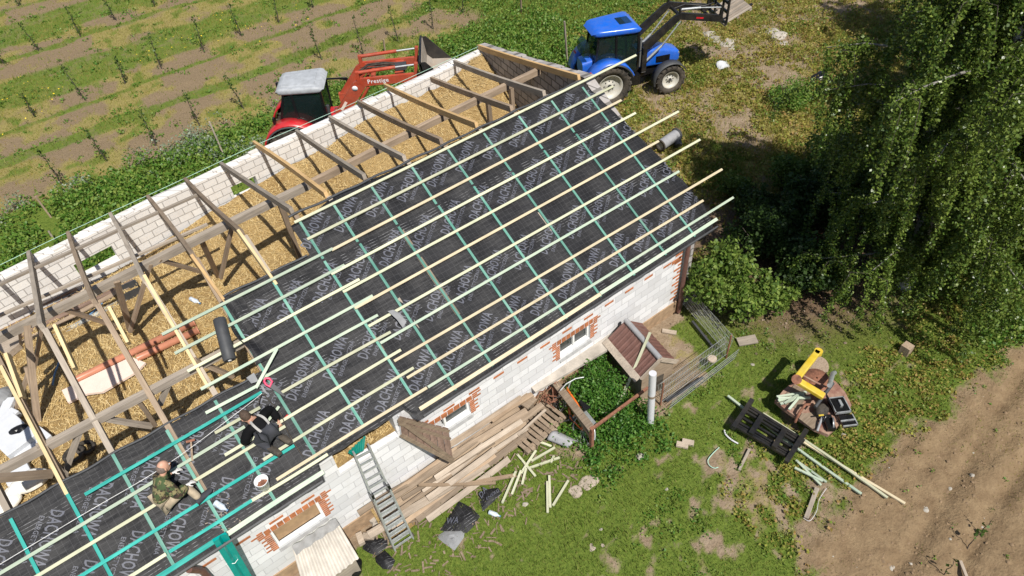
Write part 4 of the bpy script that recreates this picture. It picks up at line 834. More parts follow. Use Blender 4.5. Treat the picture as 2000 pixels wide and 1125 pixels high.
# ================================================================ THINGS ON THE ROOF
B = dict(world=False)
def loose(name, a, b, wd, h, mat, label, cat_, group=None, up=(0, 0, 1), wob=0.):
    o = beam(name, a, b, wd, h, mat, None, up, wob); return tag(o, label, cat_, group)
RU = (0, -ST, CT)
def ronpt(u, v, w): x, s = onroof(u, v, w); return rp(x, s, w)
GB = "loose battens on the roof"
loose("batten", ronpt(166, 966, .0), ronpt(511, 766, .0), .05, .036, "batten_turquoise", "bright turquoise batten lying above the man in the camouflage jacket", "batten", GB, RU, .01)
loose("batten", ronpt(402, 807, .0), ronpt(506, 752, .0), .05, .036, "batten_mint", "pale batten lying just above the bright turquoise one, beside the membrane edge", "batten", GB, RU)
loose("batten", ronpt(420, 846, .0), ronpt(508, 796, .0), .05, .036, "batten_cream", "cut cream batten under the hands of the man in black", "batten", GB, RU)
loose("batten", ronpt(500, 758, .04), ronpt(541, 681, .10), .05, .036, "batten_mint", "short grey green offcut lying crosswise over the battens near the saw", "batten", GB, RU)
loose("batten", ronpt(503, 849, .03), ronpt(545, 794, .03), .045, .03, "batten_mint", "short mint offcut to the right of the man in black", "batten", GB, RU)
# roll of underlay
a, b = ronpt(428, 622, .05), ronpt(449, 704, .05)
rl = thing("membrane_roll", "dark grey roll of underlay lying at the left edge of the upper strip", "roll", a)
MB().tube([a, a.lerp(b, .02), a.lerp(b, .3), a.lerp(b, .7), a.lerp(b, .98), b], [.085, .105, .105, .105, .105, .09], 18).build("roll", "felt_grey" if 0 else "dark_grey", rl); MB().cyl(b, b + (b - a) * .012, .03).build("core", "white_plastic", rl)
MB().sheet(lambda i, j: rp(-8.86 + .35 * i + .04 * math.sin(j * 9), 1.85 + 1.3 * j, -.04 + .05 * math.sin(i * 6 + j * 5) * (1 - i)), 8, 16).build("loose_end", "roof_membrane", rl)
def felt(px, label, mat="felt_grey", w0=.01, name="felt_scrap"):
    P = [ronpt(u, v, w0 + .015 * (i % 2)) for i, (u, v) in enumerate(px)]; o = MB().prism(P, Vector((0, -ST, CT)) * .006).build(name, mat); return tag(o, label, "felt scrap")
felt([(757, 608), (768, 605), (781, 612), (794, 628), (787, 641), (775, 624)], "grey felt strip folded over a batten in the middle of the roof", w0=.02)
felt([(481, 738), (496, 728), (505, 745), (491, 749)], "grey felt square beside the end of the pale batten", w0=.0)
felt([(508, 752), (514, 754), (524, 772), (515, 766)], "narrow grey felt triangle right above the man in black", w0=.0)
sw = thing("hand_saw", "hand saw with pink handle lying across a batten", "saw", ronpt(530, 755, .03))
a, b = ronpt(530, 752, .06), ronpt(556, 774, .04); d = (b - a).normalized(); n_ = Vector(RU); pz = d.cross(n_)
MB().prism([a + pz * .05, b + pz * .012, b - pz * .012, a - pz * .045], n_ * .004).build("blade", "dark_grey", sw)
c = a - d * .07; q = MB()
for p, r_ in (([c + pz * .05, c - d * .06 + pz * .03, c - d * .08 - pz * .02, c - d * .03 - pz * .06, c + d * .04 - pz * .05, c + d * .07 + pz * .04, c + pz * .05], .02),): q.tube(p, r_, 8)
q.build("handle", "pink_handle", sw)
hm = thing("hammer", "wooden handled hammer lying below the turquoise batten", "hammer", ronpt(376, 880, .0)); a, b = ronpt(376, 900, -.02), ronpt(373, 861, .02)
MB().tube([a, b], [.02, .015], 8).build("handle", "old_timber", hm); q = MB(); e = (ronpt(380, 857, 0) - ronpt(366, 861, 0)).normalized(); q.bar(b - e * .07, b + e * .06, .035, .035, RU); q.build("head", "rust", hm)
bk_ = thing("bucket", "white plastic bucket of screws standing on the roof battens", "bucket", ronpt(518, 950, -.06)); c = ronpt(518, 952, -.05)
q = MB(); q.lathe(c, (0, 0, 1), [(0, .001), (0, .085), (.20, .105), (.205, .112), (.215, .112), (.21, .10), (.02, .08), (.02, .001)], 24); q.build("tub", "white_plastic", bk_); q = MB(); q.lathe(c, (0, 0, 1), [(.10, .001), (.11, .06), (.10, .095)], 12)
for i in range(40): a = random.random() * 6.3; r_ = random.random() * .075; p = c + Vector((math.cos(a) * r_, math.sin(a) * r_, .12)); q.bar(p, p + Vector((random.uniform(-.03, .03), random.uniform(-.03, .03), .02)), .006, .006)
q.build("screws", "rust", bk_); MB().tube([c + Vector((-.11, 0, .21)), c + Vector((-.12, -.09, .17)), c + Vector((-.05, -.14, .15)), c + Vector((.06, -.13, .16)), c + Vector((.11, 0, .21))], .004, 5).build("bail", "steel", bk_)
def bottle(P0, P1, r, label):
    P0, P1 = Vector(P0), Vector(P1); t = thing("water_bottle", label, "bottle", P0); L = (P1 - P0).length; X = (P1 - P0).normalized()
    MB().lathe(P0, X, [(0, .001), (0, r * .9), (.01, r), (L * .3, r * .93), (L * .35, r), (L * .68, r), (L * .82, r * .55), (L * .9, r * .35), (L, r * .35), (L, .001)], 14).build("body", "water_plastic", t); MB().cyl(P1, P1 + X * .02, r * .42).build("cap", "blue_plastic", t); return t
bottle(ronpt(419, 981, -.0), ronpt(443, 996, -.0), .05, "clear water bottle with blue label lying on the left part of the roof")
bottle(at(955, 1000, .05), at(976, 1008, .05), .045, "empty clear bottle lying in the grass beside a black scrap")
q = MB()
for i in range(46):
    u, v = random.gauss(432, 18), random.gauss(1005, 18); x, s = onroof(u, v, -.06)
    if s < -.3: continue
    p = rp(x, s, -.045); d = Vector((random.uniform(-1, 1), random.uniform(-1, 1), random.uniform(-.2, .5))) * random.uniform(.01, .05); q.bar(p, p + d, .012, .004, RU)
tag(q.build("wood_shavings", "board_pale"), "pale shavings and paper shreds scattered around the bottle on the roof", "shavings", kind="stuff")
def cable(pts, r, mat, label, name="cable", cat_="cable"):
    out = []
    for i in range(len(pts) - 1):
        p0, p1, p2, p3 = pts[max(i - 1, 0)], pts[i], pts[i + 1], pts[min(i + 2, len(pts) - 1)]
        for k in range(6):
            t = k / 6; out.append(.5 * ((2 * p1) + (-p0 + p2) * t + (2 * p0 - 5 * p1 + 4 * p2 - p3) * t * t + (-p0 + 3 * p1 - 3 * p2 + p3) * t ** 3))
    out.append(pts[-1]); o = MB().tube(out, r, 6).build(name, mat); return tag(o, label, cat_)
cable([ronpt(*p, w) for p, w in (((505, 790), .0), ((512, 770), .03), ((533, 790), -.03), ((548, 808), .02), ((560, 838), -.03), ((573, 862), -.03), ((592, 892), -.03))], .008, "black_rubber", "thin black power cable snaking down the roof right of the man in black")
cable([ronpt(512, 768, .03), ronpt(470, 801, .05), ronpt(325, 908, .15), ronpt(165, 1003, .10), ronpt(-30, 1120, .08)], .004, "string_white", "taut white mason line running along the lower roof past both men", "string_line", "string")
cable([at(-40, 537, 3.36), at(140, 450, 3.36), at(357, 350, 3.36), at(496, 285, 3.36), at(684, 204, 3.36), at(934, 91, 3.36)], .006, "string_green", "taut pale green mason line stretched along the top of the back wall", "string_line", "string")
ng = thing("nail_gun", "black and silver nail gun lying below the man in black", "tool", ronpt(520, 850, .0)); a, b = ronpt(508, 858, .0), ronpt(532, 842, .02)
MB().bar(a, b, .06, .07, RU).build("body", "black_plastic", ng); MB().bar(a.lerp(b, .35) + n_ * .03, a.lerp(b, .6) + n_ * .035, .055, .03, RU).build("magazine", "galvanised", ng); MB().bar(b, b + Vector((.02, -.12, .0)), .03, .04, RU).build("grip", "black_plastic", ng)
st_ = thing("steel_profile", "long turquoise folded steel profile leaning from the eave at the bottom left", "steel profile", at(455, 1125, .6))
a, b = ronpt(427, 1046, .08), at(505, 1175, .15); d = (b - a).normalized(); s_ = d.cross(Vector((0, -1, .5))).normalized(); up_ = s_.cross(d)
q = MB(); q.prism([a + s_ * .10, a + s_ * .10 + up_ * .05, a + s_ * .02 + up_ * .05, a - s_ * .02 + up_ * .012, a - s_ * .10 + up_ * .05, a - s_ * .115 + up_ * .05, a - s_ * .10], b - a); q.build("profile", "teal_steel", st_); q = MB(); m_ = a.lerp(b, .33); q.tube([m_ + s_ * .12, m_ + up_ * .07, m_ - s_ * .12], .005, 5); q.build("wire_tie", "string_white", st_)
ts = thing("green_tarp", "green ribbed sheet poking out of the loft opening above the ladder", "tarp", aty(700, 870, .2)); V0 = [aty(678, 884, .0), aty(714, 850, .12), aty(710, 880, -.02), aty(690, 890, -.06)]
MB().sheet(lambda i, j: V0[0].lerp(V0[1], i).lerp(V0[3].lerp(V0[2], i), j) + Vector((0, -.02 * math.sin(i * 40), .012 * math.sin(i * 40))), 30, 4).build("sheet", "teal_sheet", ts)

# ================================================================ IN THE LOFT
zl = 2.08
for k, (p, q_) in enumerate((((148, 742), (378, 630)), ((268, 700), (386, 645)))):
    t = MB(); a, b = at(*p, zl + .10), at(*q_, zl + .10); t.tube([a, b, b.lerp(a, .001), b + (b - a).normalized() * .02], [.075, .075, .092, .092], 16); o = t.build("drain_pipe", "orange_pipe"); tag(o, ["long orange drain pipe lying on the straw, upper one of two", "orange drain pipe beside the pink board, lower one of two"][k], "pipe", "orange drain pipes")
P = [(123, 765), (258, 700), (286, 711), (270, 728), (203, 768), (172, 772), (135, 789)]; tag(MB().prism([at(u, v, zl + .04) for u, v in P], (0, 0, .05)).build("insulation_board", "pink_foam"), "pinkish white insulation board lying next to the orange pipes", "board")
for P, n2, mt, lb, ct in (([(319, 481), (345, 470), (358, 490), (333, 508)], "foam_slab", "white_slab", "left part of the broken white slab behind the post", "slab"), ([(362, 466), (432, 452), (441, 461), (386, 487), (368, 489)], "foam_slab", "white_slab", "right part of the broken white slab near the post", "slab"), ([(333, 497), (362, 487), (360, 503), (342, 511)], "paper_sheet", "white_foam", "crumpled white paper below the broken slab", "paper")):
    tag(MB().prism([at(u, v, zl + .05) for u, v in P], (0, 0, .05)).build(n2, mt), lb, ct)
cr = thing("crate", "black ribbed plastic crate by the wall planks in the loft", "crate", at(258, 577, zl)); c = at(258, 575, zl); q = MB()
for dx, dy, sx, sy in ((-.2, 0, .02, .32), (.2, 0, .02, .32), (0, -.16, .42, .02), (0, .16, .42, .02)): q.box(c + Vector((dx, dy, .11)), (sx, sy, .22))
q.box(c + Vector((0, 0, .03)), (.4, .32, .02))
for i in range(7): q.box(c + Vector((-.18 + i * .06, -.175, .11)), (.015, .02, .2))
q.build("tub", "dark_grey", cr)
for i, (p, q_) in enumerate((((-20, 655), (250, 530)), ((-20, 668), (262, 540)), ((-10, 680), (262, 548)), ((30, 676), (250, 560)), ((-20, 640), (150, 563)))):
    loose("plank", at(*p, 2.12 + .02 * i), at(*q_, 2.12 + .015 * i), .12, .03, "board_dark" if i % 2 == 0 else "old_timber", "dark plank lying along the back wall in the loft, %s from the wall" % ["second", "third", "fourth", "farthest", "nearest"][i], "plank", "planks along the back wall")
for i, (p, q_) in enumerate((((-10, 705), (265, 555)), ((45, 693), (272, 572)))):
    t = MB(); a, b = at(*p, 2.10), at(*q_, 2.10); t.bar(a, b, .10, .03); t.bar(a + Vector((0, .05, .02)), b + Vector((0, .05, .02)), .012, .07); t.bar(a - Vector((0, .05, -.02)), b - Vector((0, .05, -.02)), .012, .05); tag(t.build("gutter", "galvanised" if i else "dark_grey"), ["dark grey gutter length beside the planks", "shiny grey gutter length in front of the dark one"][i], "gutter")
for i, (pp, lb) in enumerate(((((165, 624), (185, 606), (200, 592)), "short blue hose in the straw beside the gutters"), (((103, 752), (107, 730), (116, 706)), "short blue hose in the straw left of the pink board"))): cable([at(u, v, zl + .06) for u, v in pp], .02, "blue_plastic", lb, "hose", "hose")
tag(MB().prism([at(u, v, zl + .1) for u, v in ((5, 662), (42, 655), (45, 680), (20, 700), (4, 690))], (0, 0, .14)).build("timber_offcut", "board_pale"), "pale sawn timber block lying against the planks at the left", "timber"); tag(MB().prism([at(u, v, 2.25) for u, v in ((158, 570), (166, 565), (168, 574), (162, 577))], (0, 0, .03)).build("wood_chip", "board_pale"), "pale wood chip lying on the dark planks", "wood chip")
bottle(at(372, 583, 2.12), at(390, 592, 2.12), .05, "clear squashed bottle in the open straw above the orange pipes")
def lump(name, c, d, mat, label, ct, sq=.35, seed=1, lo=10):
    """crumpled irregular body"""
    rn = random.Random(seed); bm = bmesh.new(); bmesh.ops.create_icosphere(bm, subdivisions=3, radius=1)
    ks = [(Vector((rn.gauss(0, 1), rn.gauss(0, 1), rn.gauss(0, 1))).normalized(), rn.uniform(-1, 1), rn.uniform(2, 6)) for _ in range(lo)]
    q = MB(); vs = []
    for v in bm.verts:
        f = 1 + sq * sum(a * math.sin(k * v.co.dot(n) + a * 5) for n, a, k in ks) / lo * 2.2
        p = Vector((v.co.x * d[0] * f, v.co.y * d[1] * f, max(v.co.z, -.35) * d[2] * f)); vs.append(p + Vector(c) + Vector((0, 0, d[2] * .35)))
    q.add(vs, [[v.index for v in f.verts] for f in bm.faces], False); bm.free(); return tag(q.build(name, mat), label, ct)
for i, (u, v, w_, l_, hh, rz, lb) in enumerate(((28, 855, .55, .8, .30, .3, "biggest white foam block in the lower left corner of the loft"), (60, 868, .62, .42, .16, .35, "flat white foam slab beside the biggest block"), (15, 820, .42, .2, .16, .5, "narrow white foam bar above the biggest block"), (12, 800, .2, .5, .1, -.6, "thin white foam strip standing near the grey sheet"), (35, 925, .4, .35, .12, .1, "white foam slab under the brown beam"))):
    c = at(u, v, 2.15 + hh / 2); o = MB().box(c, (w_, l_, hh), Matrix.Rotation(rz, 3, 'Z') @ Matrix.Rotation(.08, 3, 'X')).build("foam_block", "white_foam", bevel=.012); tag(o, lb, "foam block", "white foam blocks in the loft")
lump("white_sack", at(60, 945, 2.12), (.32, .2, .16), "white_slab", "crumpled white sack lying by the membrane edge", "sack", .5, 3); lump("white_sack", at(30, 962, 2.12), (.15, .13, .11), "white_slab", "small white sack left of the crumpled one", "sack", .4, 4); lump("white_sack", at(20, 985, 2.1), (.2, .16, .12), "white_slab", "lowest white sack at the left edge", "sack", .4, 14)
lump("dark_bag", at(42, 848, 2.3), (.16, .14, .14), "black_plastic", "small black bag on the cardboard beside the foam", "bag", .5, 5); tag(MB().box(at(58, 848, 2.2), (.35, .3, .08), Matrix.Rotation(.5, 3, 'Z')).build("cardboard_box", "cardboard"), "flattened cardboard box under the black bag", "cardboard"); lump("grey_sheet", at(5, 782, 2.1), (.28, .22, .2), "felt_grey", "crumpled grey sheet at the left edge of the loft", "sheet", .5, 6)
tag(MB().tube([at(95, 898, 2.1), at(95, 898, 2.1) + Vector((0, 0, .01))], .2, 20).build("tyre_ring", "black_rubber"), "black ring lying by the membrane edge", "ring") if 0 else None
q = MB(); c = at(150, 893, 2.06); q.lathe(c, (0, 0, 1), [(0, .16), (.12, .19), (.14, .15), (.1, .11), (0, .16)], 24); tag(q.build("tyre", "black_rubber"), "small black tyre lying by the membrane edge in the loft", "tyre"); c = at(168, 880, 2.06); q = MB(); q.lathe(c, (.3, 0, 1), [(0, .14), (.1, .17), (.12, .13), (.08, .1), (0, .14)], 24); tag(q.build("tyre", "black_rubber"), "second black tyre half hidden behind the small one", "tyre")
lump("straw_bale", at(1008, 192, 2.15), (.38, .34, .34), "straw", "block of pressed straw by the dark gable wall", "straw bale", .2, 8)
# ================================================================ YARD
def gat(u, v, dz=0.): p = at(u, v, 0); return Vector((p.x, p.y, gz(p.x, p.y) + dz))
# ladder
la, lb_, lc, ld = gat(768, 1070), gat(803, 1046), aty(692, 887, -.10), aty(721, 872, -.10)
ladder = thing("ladder", "aluminium extension ladder leaning from the grass to the loft opening", "ladder", (la + lb_) / 2); nl = (lb_ - la).cross(lc - la).normalized()
if nl.y > 0: nl = -nl
for a, b in ((la, lc), (lb_, ld)): MB().bar(a, b + (b - a) * .02, .03, .07, nl).build("stile", "galvanised", ladder); MB().bar(a.lerp(b, -.0) + nl * .075, a.lerp(b, .58) + nl * .075, .03, .06, nl).build("stile", "galvanised", ladder)
for i in range(13):
    t = .05 + i * .076; MB().bar(la.lerp(lc, t), lb_.lerp(ld, t), .03, .03, nl).build("rung", "galvanised", ladder)
    if t < .56: MB().bar(la.lerp(lc, t - .02) + nl * .075, lb_.lerp(ld, t - .02) + nl * .075, .03, .03, nl).build("rung", "galvanised", ladder)
q = MB(); q.bar(la.lerp(lc, .56) + nl * .04, la.lerp(lc, .62) + nl * .04, .05, .12, nl); q.bar(lb_.lerp(ld, .56) + nl * .04, lb_.lerp(ld, .62) + nl * .04, .05, .12, nl); q.build("bracket", "black_plastic", ladder); q = MB(); q.bar(la - nl * .04, la.lerp(lb_, -.1), .06, .06); q.bar(lb_, lb_.lerp(la, -.14), .07, .06); q.build("foot", "black_rubber", ladder)
# corrugated sheet lean-to
sh = thing("lean_to_roof", "weathered grey corrugated sheet roof leaning on the wall below the left window", "lean-to", (-9.6, -.6, 0))
A0, A1, A2, A3 = aty(571, 1070, -.06), aty(656, 1014, -.06), at(701, 1090, .62), at(598, 1168, .62)
def cor(i, j, up=0): p = A0.lerp(A1, i).lerp(A3.lerp(A2, i), j); return p + Vector((0, .0, .022 * math.sin(i * 2 * math.pi * 9) + up + .01 * math.sin(j * 9)))
q = MB(); n0 = 90
q.sheet(lambda i, j: cor(i, j, .008), n0, 4); q.sheet(lambda i, j: cor(i, j, -.0), n0, 4); q.build("corrugated_sheet", "asbestos", sh)
q = MB(); q.box(((A0.x + A2.x) / 2, (A0.y + A2.y) / 2 , .26), (abs(A2.x - A0.x) * .86, abs(A2.y - A0.y) * .8, .52)); q.build("side_wall", "grey_timber", sh)
MB().sheet(lambda i, j: A0.lerp(A1, i) + Vector((0, -.16 * j, .05 - .05 * j + .02 * math.sin(i * 23 + j * 4))), 30, 3).build("flashing", "grey_render", sh)
# boards along the wall
ORD = ["first", "second", "third", "fourth", "fifth", "sixth", "seventh", "eighth", "ninth", "tenth", "eleventh", "twelfth", "thirteenth", "fourteenth", "fifteenth", "sixteenth", "seventeenth", "eighteenth"]
rn = random.Random(5); BM = ["board_brown", "board_orange", "old_timber", "board_brown", "board_pale", "board_brown", "board_pale", "old_timber", "board_pale", "board_pale", "board_orange", "board_pale", "board_brown", "board_pale"]
CN = {"board_brown": "brown", "board_orange": "orange", "old_timber": "dark old", "board_pale": "pale"}
for k in range(14):
    y = -.05 - k * .042; x0 = rn.choice([-8.4, -8.2, -7.6, -7.0, -6.6]) + rn.uniform(-.2, .3); x1 = min(x0 + rn.uniform(1.6, 3.0), -4.7 - .02 * k); z = max(.05, .80 - k * .054 + rn.uniform(-.03, .03))
    loose("board", (x0, y + rn.uniform(-.10, .08), z), (x1, y + rn.uniform(-.14, .10), z + rn.uniform(-.03, .03)), rn.uniform(.06, .13), .03, BM[k], "%s board in the pile under the eave, %s board out from the wall" % (CN[BM[k]], ORD[k]), "board", "boards piled along the barn wall", (rn.uniform(-.2, .2), rn.uniform(-.9, -.2), 1), .012)
def onpile(u, v):
    d = _ray(u, v); best = None
    for y in np.arange(.0, -1.6, -.01):
        P = CAM_P + (y - CAM_P[1]) / d[1] * d
        if P[2] <= max(.07, .86 + (y + .05) * 1.28): best = Vector(P)
    return best if best is not None else at(u, v, .08)
q = MB(); q.prism([(-8.3, 0, 0), (-8.3, -.48, 0), (-8.3, 0, .62)], (3.5, 0, 0)); q.build("board_stack", "old_timber") and None
tag(bpy.data.objects["board_stack"], "low stack of old timber against the wall under the loose boards", "timber stack")
for p, q_, mt, lb, wd in (((720, 1046), (952, 905), "board_pale", "widest pale board, outermost in the pile and reaching past the ladder foot", .17), ((700, 1003), (795, 945), "board_brown", "short brown board beside the ladder against the wall", .12), ((817, 947), (968, 943), "board_orange", "long brown lath pointing away from the pile", .06), ((905, 948), (1008, 928), "board_orange", "orange lath crossing the end of the pile", .08), ((1040, 770), (960, 822), "board_orange", "orange board at the right end of the pile by the wall", .12), ((1060, 790), (985, 842), "board_brown", "brown board lying in front of the pallet", .14), ((1066, 800), (1012, 850), "board_pale", "thin pale lath lying over the pallet", .05), ((1088, 838), (1035, 875), "board_pale", "thin pale lath beside the scoop shovel", .05), ((880, 925), (945, 868), "board_pale", "pale plank on top in the middle of the pile", .13)):
    a, b = onpile(*p), onpile(*q_); loose("board", a, b, wd, .03, mt, lb, "board", "boards piled along the barn wall", (0, 0, 1), .015)
pg = thing("pallet", "broken brown pallet leaning on the board pile near the bicycle", "pallet", gat(1038, 832), rad(8))
for i in range(10): MB().box((-.55 + i * .122, random.uniform(-.02, .02), .20), (.085, 1.0, .02), Matrix.Rotation(random.uniform(-.05, .05), 3, 'Z')).build("slat", "old_timber" if i % 2 else "board_brown", pg, **B)
for y_ in (-.4, 0, .4): MB().box((0, y_, .12), (1.2, .09, .10)).build("bearer", "old_timber", pg, **B)
for i, (u, v) in enumerate(((735, 1015), (752, 1010), (742, 1032), (770, 1015), (706, 1056), (722, 1052))): tag(MB().box(gat(u, v, .08), (.24, .12, .12), Matrix.Rotation(.5 + i, 3, 'Z')).build("block", "board_pale" if i > 3 else "concrete", bevel=.01), ["sawn block left of the ladder, nearest the wall", "sawn block just under the ladder rungs", "sawn block at the ladder foot", "sawn block right of the ladder", "pale block by the black bag scraps, left one", "pale block by the black bag scraps, right one"][i], "block", "blocks around the ladder foot")
# scraps of underlay
def scrap(P, label, mat, cat_="underlay scrap", text=None, z=.05, seed=1):
    rn = random.Random(seed); pts = [gat(u, v, 0) for u, v in P]; c = sum(pts, Vector()) / len(pts); q = MB(); n = len(pts); R = []
    for t in (1, .75, .5, .25): R.append([c.lerp(p, t) + Vector((0, 0, z * (1.1 - t) + rn.uniform(.0, .05) * (1 if t < 1 else .3) + .015)) for p in pts])
    q.loft(R, caps=False, smooth=True); q.add(R[-1], [tuple(range(n))]); t = thing("underlay_scrap", label, cat_, c); q.build("sheet", mat, t)
    if text:
        for (V, F), (u0, v0, u1, v1, u2, v2) in text:
            o_, ex, ey = gat(u0, v0, z + .09), gat(u1, v1, z + .09), gat(u2, v2, z + .09); V = V / V.max(0)
            MB().add([o_ + (ex - o_) * x + (ey - o_) * y for x, y in V], [tuple(f) for f in F]).build("printed_lettering", "membrane_print", t)
    return t
scrap([(897, 980), (920, 992), (938, 1008), (925, 1028), (912, 1041), (885, 1040), (860, 1037), (876, 1010)], "black underlay scrap with letters WA, lying in the grass", "roof_membrane", text=[(textmesh("WA", 1, 1, .02), (872, 1030, 896, 1027, 875, 1017))], seed=2)
scrap([(853, 1049), (868, 1038), (908, 1034), (906, 1050), (888, 1076), (868, 1062)], "folded back grey side of underlay in the grass below the letters WA", "felt_grey", seed=3)
scrap([(935, 963), (956, 955), (973, 953), (981, 963), (962, 982), (943, 999), (938, 980)], "small black underlay scrap with letters DA near the bottle", "roof_membrane", text=[(textmesh("DA", 1, 1, .02), (942, 980, 953, 962, 936, 971)), (textmesh("ENERG", 1, 1, .01), (952, 983, 976, 965, 950, 978))], seed=4)
scrap([(713, 1057), (735, 1052), (757, 1053), (758, 1068), (737, 1087), (722, 1082), (708, 1073)], "black underlay scrap beside the ladder foot, upper one", "roof_membrane", seed=5, z=.1); scrap([(733, 1090), (752, 1076), (773, 1096), (764, 1114), (748, 1112), (735, 1100)], "crumpled black underlay scrap beside the ladder foot, lower one", "roof_membrane", seed=6, z=.12)
lump("rubbish_bag", gat(689, 1113, .0), (.22, .15, .14), "black_plastic", "shiny black rubbish bag at the corner of the corrugated roof", "bag", .6, 9, 14)
# offcuts of batten
OF = [((1010, 889), (1046, 932)), ((1047, 883), (1018, 927)), ((1084, 878), (1038, 902)), ((1093, 896), (1034, 916)), ((1018, 922), (1000, 967)), ((1008, 925), (981, 985)), ((1082, 893), (1076, 906)), ((1069, 943), (1070, 1004)), ((1073, 933), (1075, 993)), ((1110, 940), (1080, 990)), ((1033, 858), (1077, 873)), ((1028, 918), (1020, 948))]
OL = ["steeply crossing offcut on top at the left", "offcut under the crossing one, leaning right", "uppermost offcut on the right side", "long offcut reaching farthest right", "offcut at the lower left, short", "lowest and longest offcut at the left", "stub between the right hand offcuts", "left one of the upright pair in the grass", "right one of the upright pair in the grass", "slanting offcut right of the upright pair", "handle like offcut beside the grey shovel", "short brownish offcut in the heap"]
for k, (p, q_) in enumerate(OF): loose("offcut", gat(*p, .05 + .02 * (k % 3)), gat(*q_, .04 + .015 * (k % 2)), .045, .03, "batten_cream", "pale batten offcut on the grass, " + OL[k], "offcut", "batten offcuts on the grass")
shv = thing("scoop_shovel", "grey plastic scoop shovel lying at the bicycle's wheel", "shovel", gat(1100, 865)); A0, A1, A2, A3 = gat(1068, 864, .12), gat(1088, 846, .12), gat(1131, 866, .10), gat(1110, 878, .08)
MB().sheet(lambda i, j: A0.lerp(A1, j).lerp(A3.lerp(A2, j), i) + Vector((0, 0, .12 * math.sin(math.pi * j) * (1 - .4 * i))), 10, 10).build("scoop", "grey_pipe", shv, solid=.01)
# bicycle
bF, bR = gat(1074, 798), gat(1128, 862); dX = Vector((bF.x - bR.x, bF.y - bR.y, 0)).normalized(); bl_ = (bF - bR).length
bike = thing("bicycle", "orange bicycle leaning on the plank fence around the bushy bed", "bicycle", bR); lean = rad(-24); Yv = Vector((0, 0, 1)).cross(dX); Zv = (Vector((0, 0, 1)) * math.cos(lean) + Yv * math.sin(lean)); BW = bl_ * .98
def bp(x, z, y=0.): return bR + dX * x * BW + Zv * z + Yv * y
for x_ in (0, 1.):
    q = MB(); c = bp(x_, .33); q.tube([c + (dX * math.cos(a) + Zv * math.sin(a)) * .31 for a in np.linspace(0, 2 * math.pi, 33)], .02, 6, cap=False); wl = q.build("wheel", "black_rubber", bike)
    q = MB(); q.tube([c + (dX * math.cos(a) + Zv * math.sin(a)) * .285 for a in np.linspace(0, 2 * math.pi, 33)], .012, 5, cap=False)
    for k in range(14): a = k * math.pi / 7; q.tube([c, c + (dX * math.cos(a) + Zv * math.sin(a)) * .285], .003, 4)
    q.build("rim", "galvanised", wl)
    q = MB(); q.tube([c + (dX * math.cos(a) + Zv * math.sin(a)) * .355 for a in np.linspace(.1, 2.9, 14)], .022, 5); q.build("mudguard", "galvanised", bike)
q = MB()
for a, b, r_ in (((0, .33), (.40, .30), .018), ((.40, .30), (.26, .78), .02), ((.30, .70), (.80, .78), .024), ((.40, .30), (.82, .68), .026), ((0, .33), (.28, .68), .016), ((.80, .82), (.84, .62), .026)): q.tube([bp(*a), bp(*b)], r_, 8)
q.build("frame", "bike_orange", bike); q = MB(); q.tube([bp(.84, .62, .05), bp(1., .33, .05)], .016, 6); q.tube([bp(.84, .62, -.05), bp(1., .33, -.05)], .016, 6); q.tube([bp(.79, .82), bp(.80, .98)], .015, 6); q.tube([bp(.74, .98, .3), bp(.80, 1.0, .12), bp(.80, 1.0, -.12), bp(.74, .98, -.3)], .014, 6); q.build("handlebar", "galvanised", bike)
q = MB(); q.loft([[bp(.12, .84, y) + Zv * .0 for y in (-.08, .08)] + [bp(.12, .80, y) for y in (.08, -.08)], [bp(.38, .84, y) for y in (-.02, .02)] + [bp(.38, .81, y) for y in (.02, -.02)]], smooth=False); q.build("saddle", "black_plastic", bike); q = MB(); q.bar(bp(-.2, .70), bp(.2, .72), .12, .012, Zv); q.tube([bp(0, .33, .06), bp(-.1, .70, .06)], .008, 5); q.build("rack", "galvanised", bike); q = MB(); q.lathe(bp(.40, .30), Yv, [(-.02, .09), (.02, .09)], 14); q.bar(bp(.40, .30, .06), bp(.5, .18, .08), .02, .02); q.build("crank", "dark_grey", bike)
# plank fence around the bed
fb = thing("bed_fence", "low fence of a brown plank and rusty angle posts around the bushy bed", "fence", gat(1155, 850)); z8 = .72; c0, c1, c2 = at(1085, 748, z8), at(1156, 838, z8), at(1266, 757, z8)
MB().bar(c0, c1, .16, .03, (0, 0, 1)).build("plank", "board_brown", fb); MB().bar(c1, c2, .05, .05).build("rail", "rust", fb); MB().bar(c0, c1 + Vector((0, 0, -.35)) + (c0 - c0), .03, .1, (0, 0, 1)).build("plank", "old_timber", fb)
for c in (c0, c1): MB().bar(Vector((c.x, c.y, 0)), Vector((c.x, c.y, z8 + .03)), .07, .07, (1, 0, 0)).build("post", "rust", fb)
q = MB()
for i in range(16): a = random.uniform(0, 6.3); p = at(1066 + random.uniform(-4, 6), 772 + random.uniform(-10, 10), .5); q.tube([p, p + Vector((math.cos(a) * .12, math.sin(a) * .12, random.uniform(-.15, .2))), p + Vector((math.cos(a + 1) * .2, math.sin(a + 1) * .2, random.uniform(-.3, .2)))], .012, 4)
tag(q.build("brushwood", "rust"), "tangled rusty wire and brushwood at the corner of the bed", "brushwood")
tag(MB().sheet(lambda i, j: Vector((-8.35 + 1.6 * i, -.02 - .55 * j, max(.02, .55 - .75 * j + .05 * math.sin(i * 9)))), 24, 10).build("straw_spill", "straw"), "straw spilled against the barn wall between ladder and boards", "straw", kind="stuff")
q = MB()
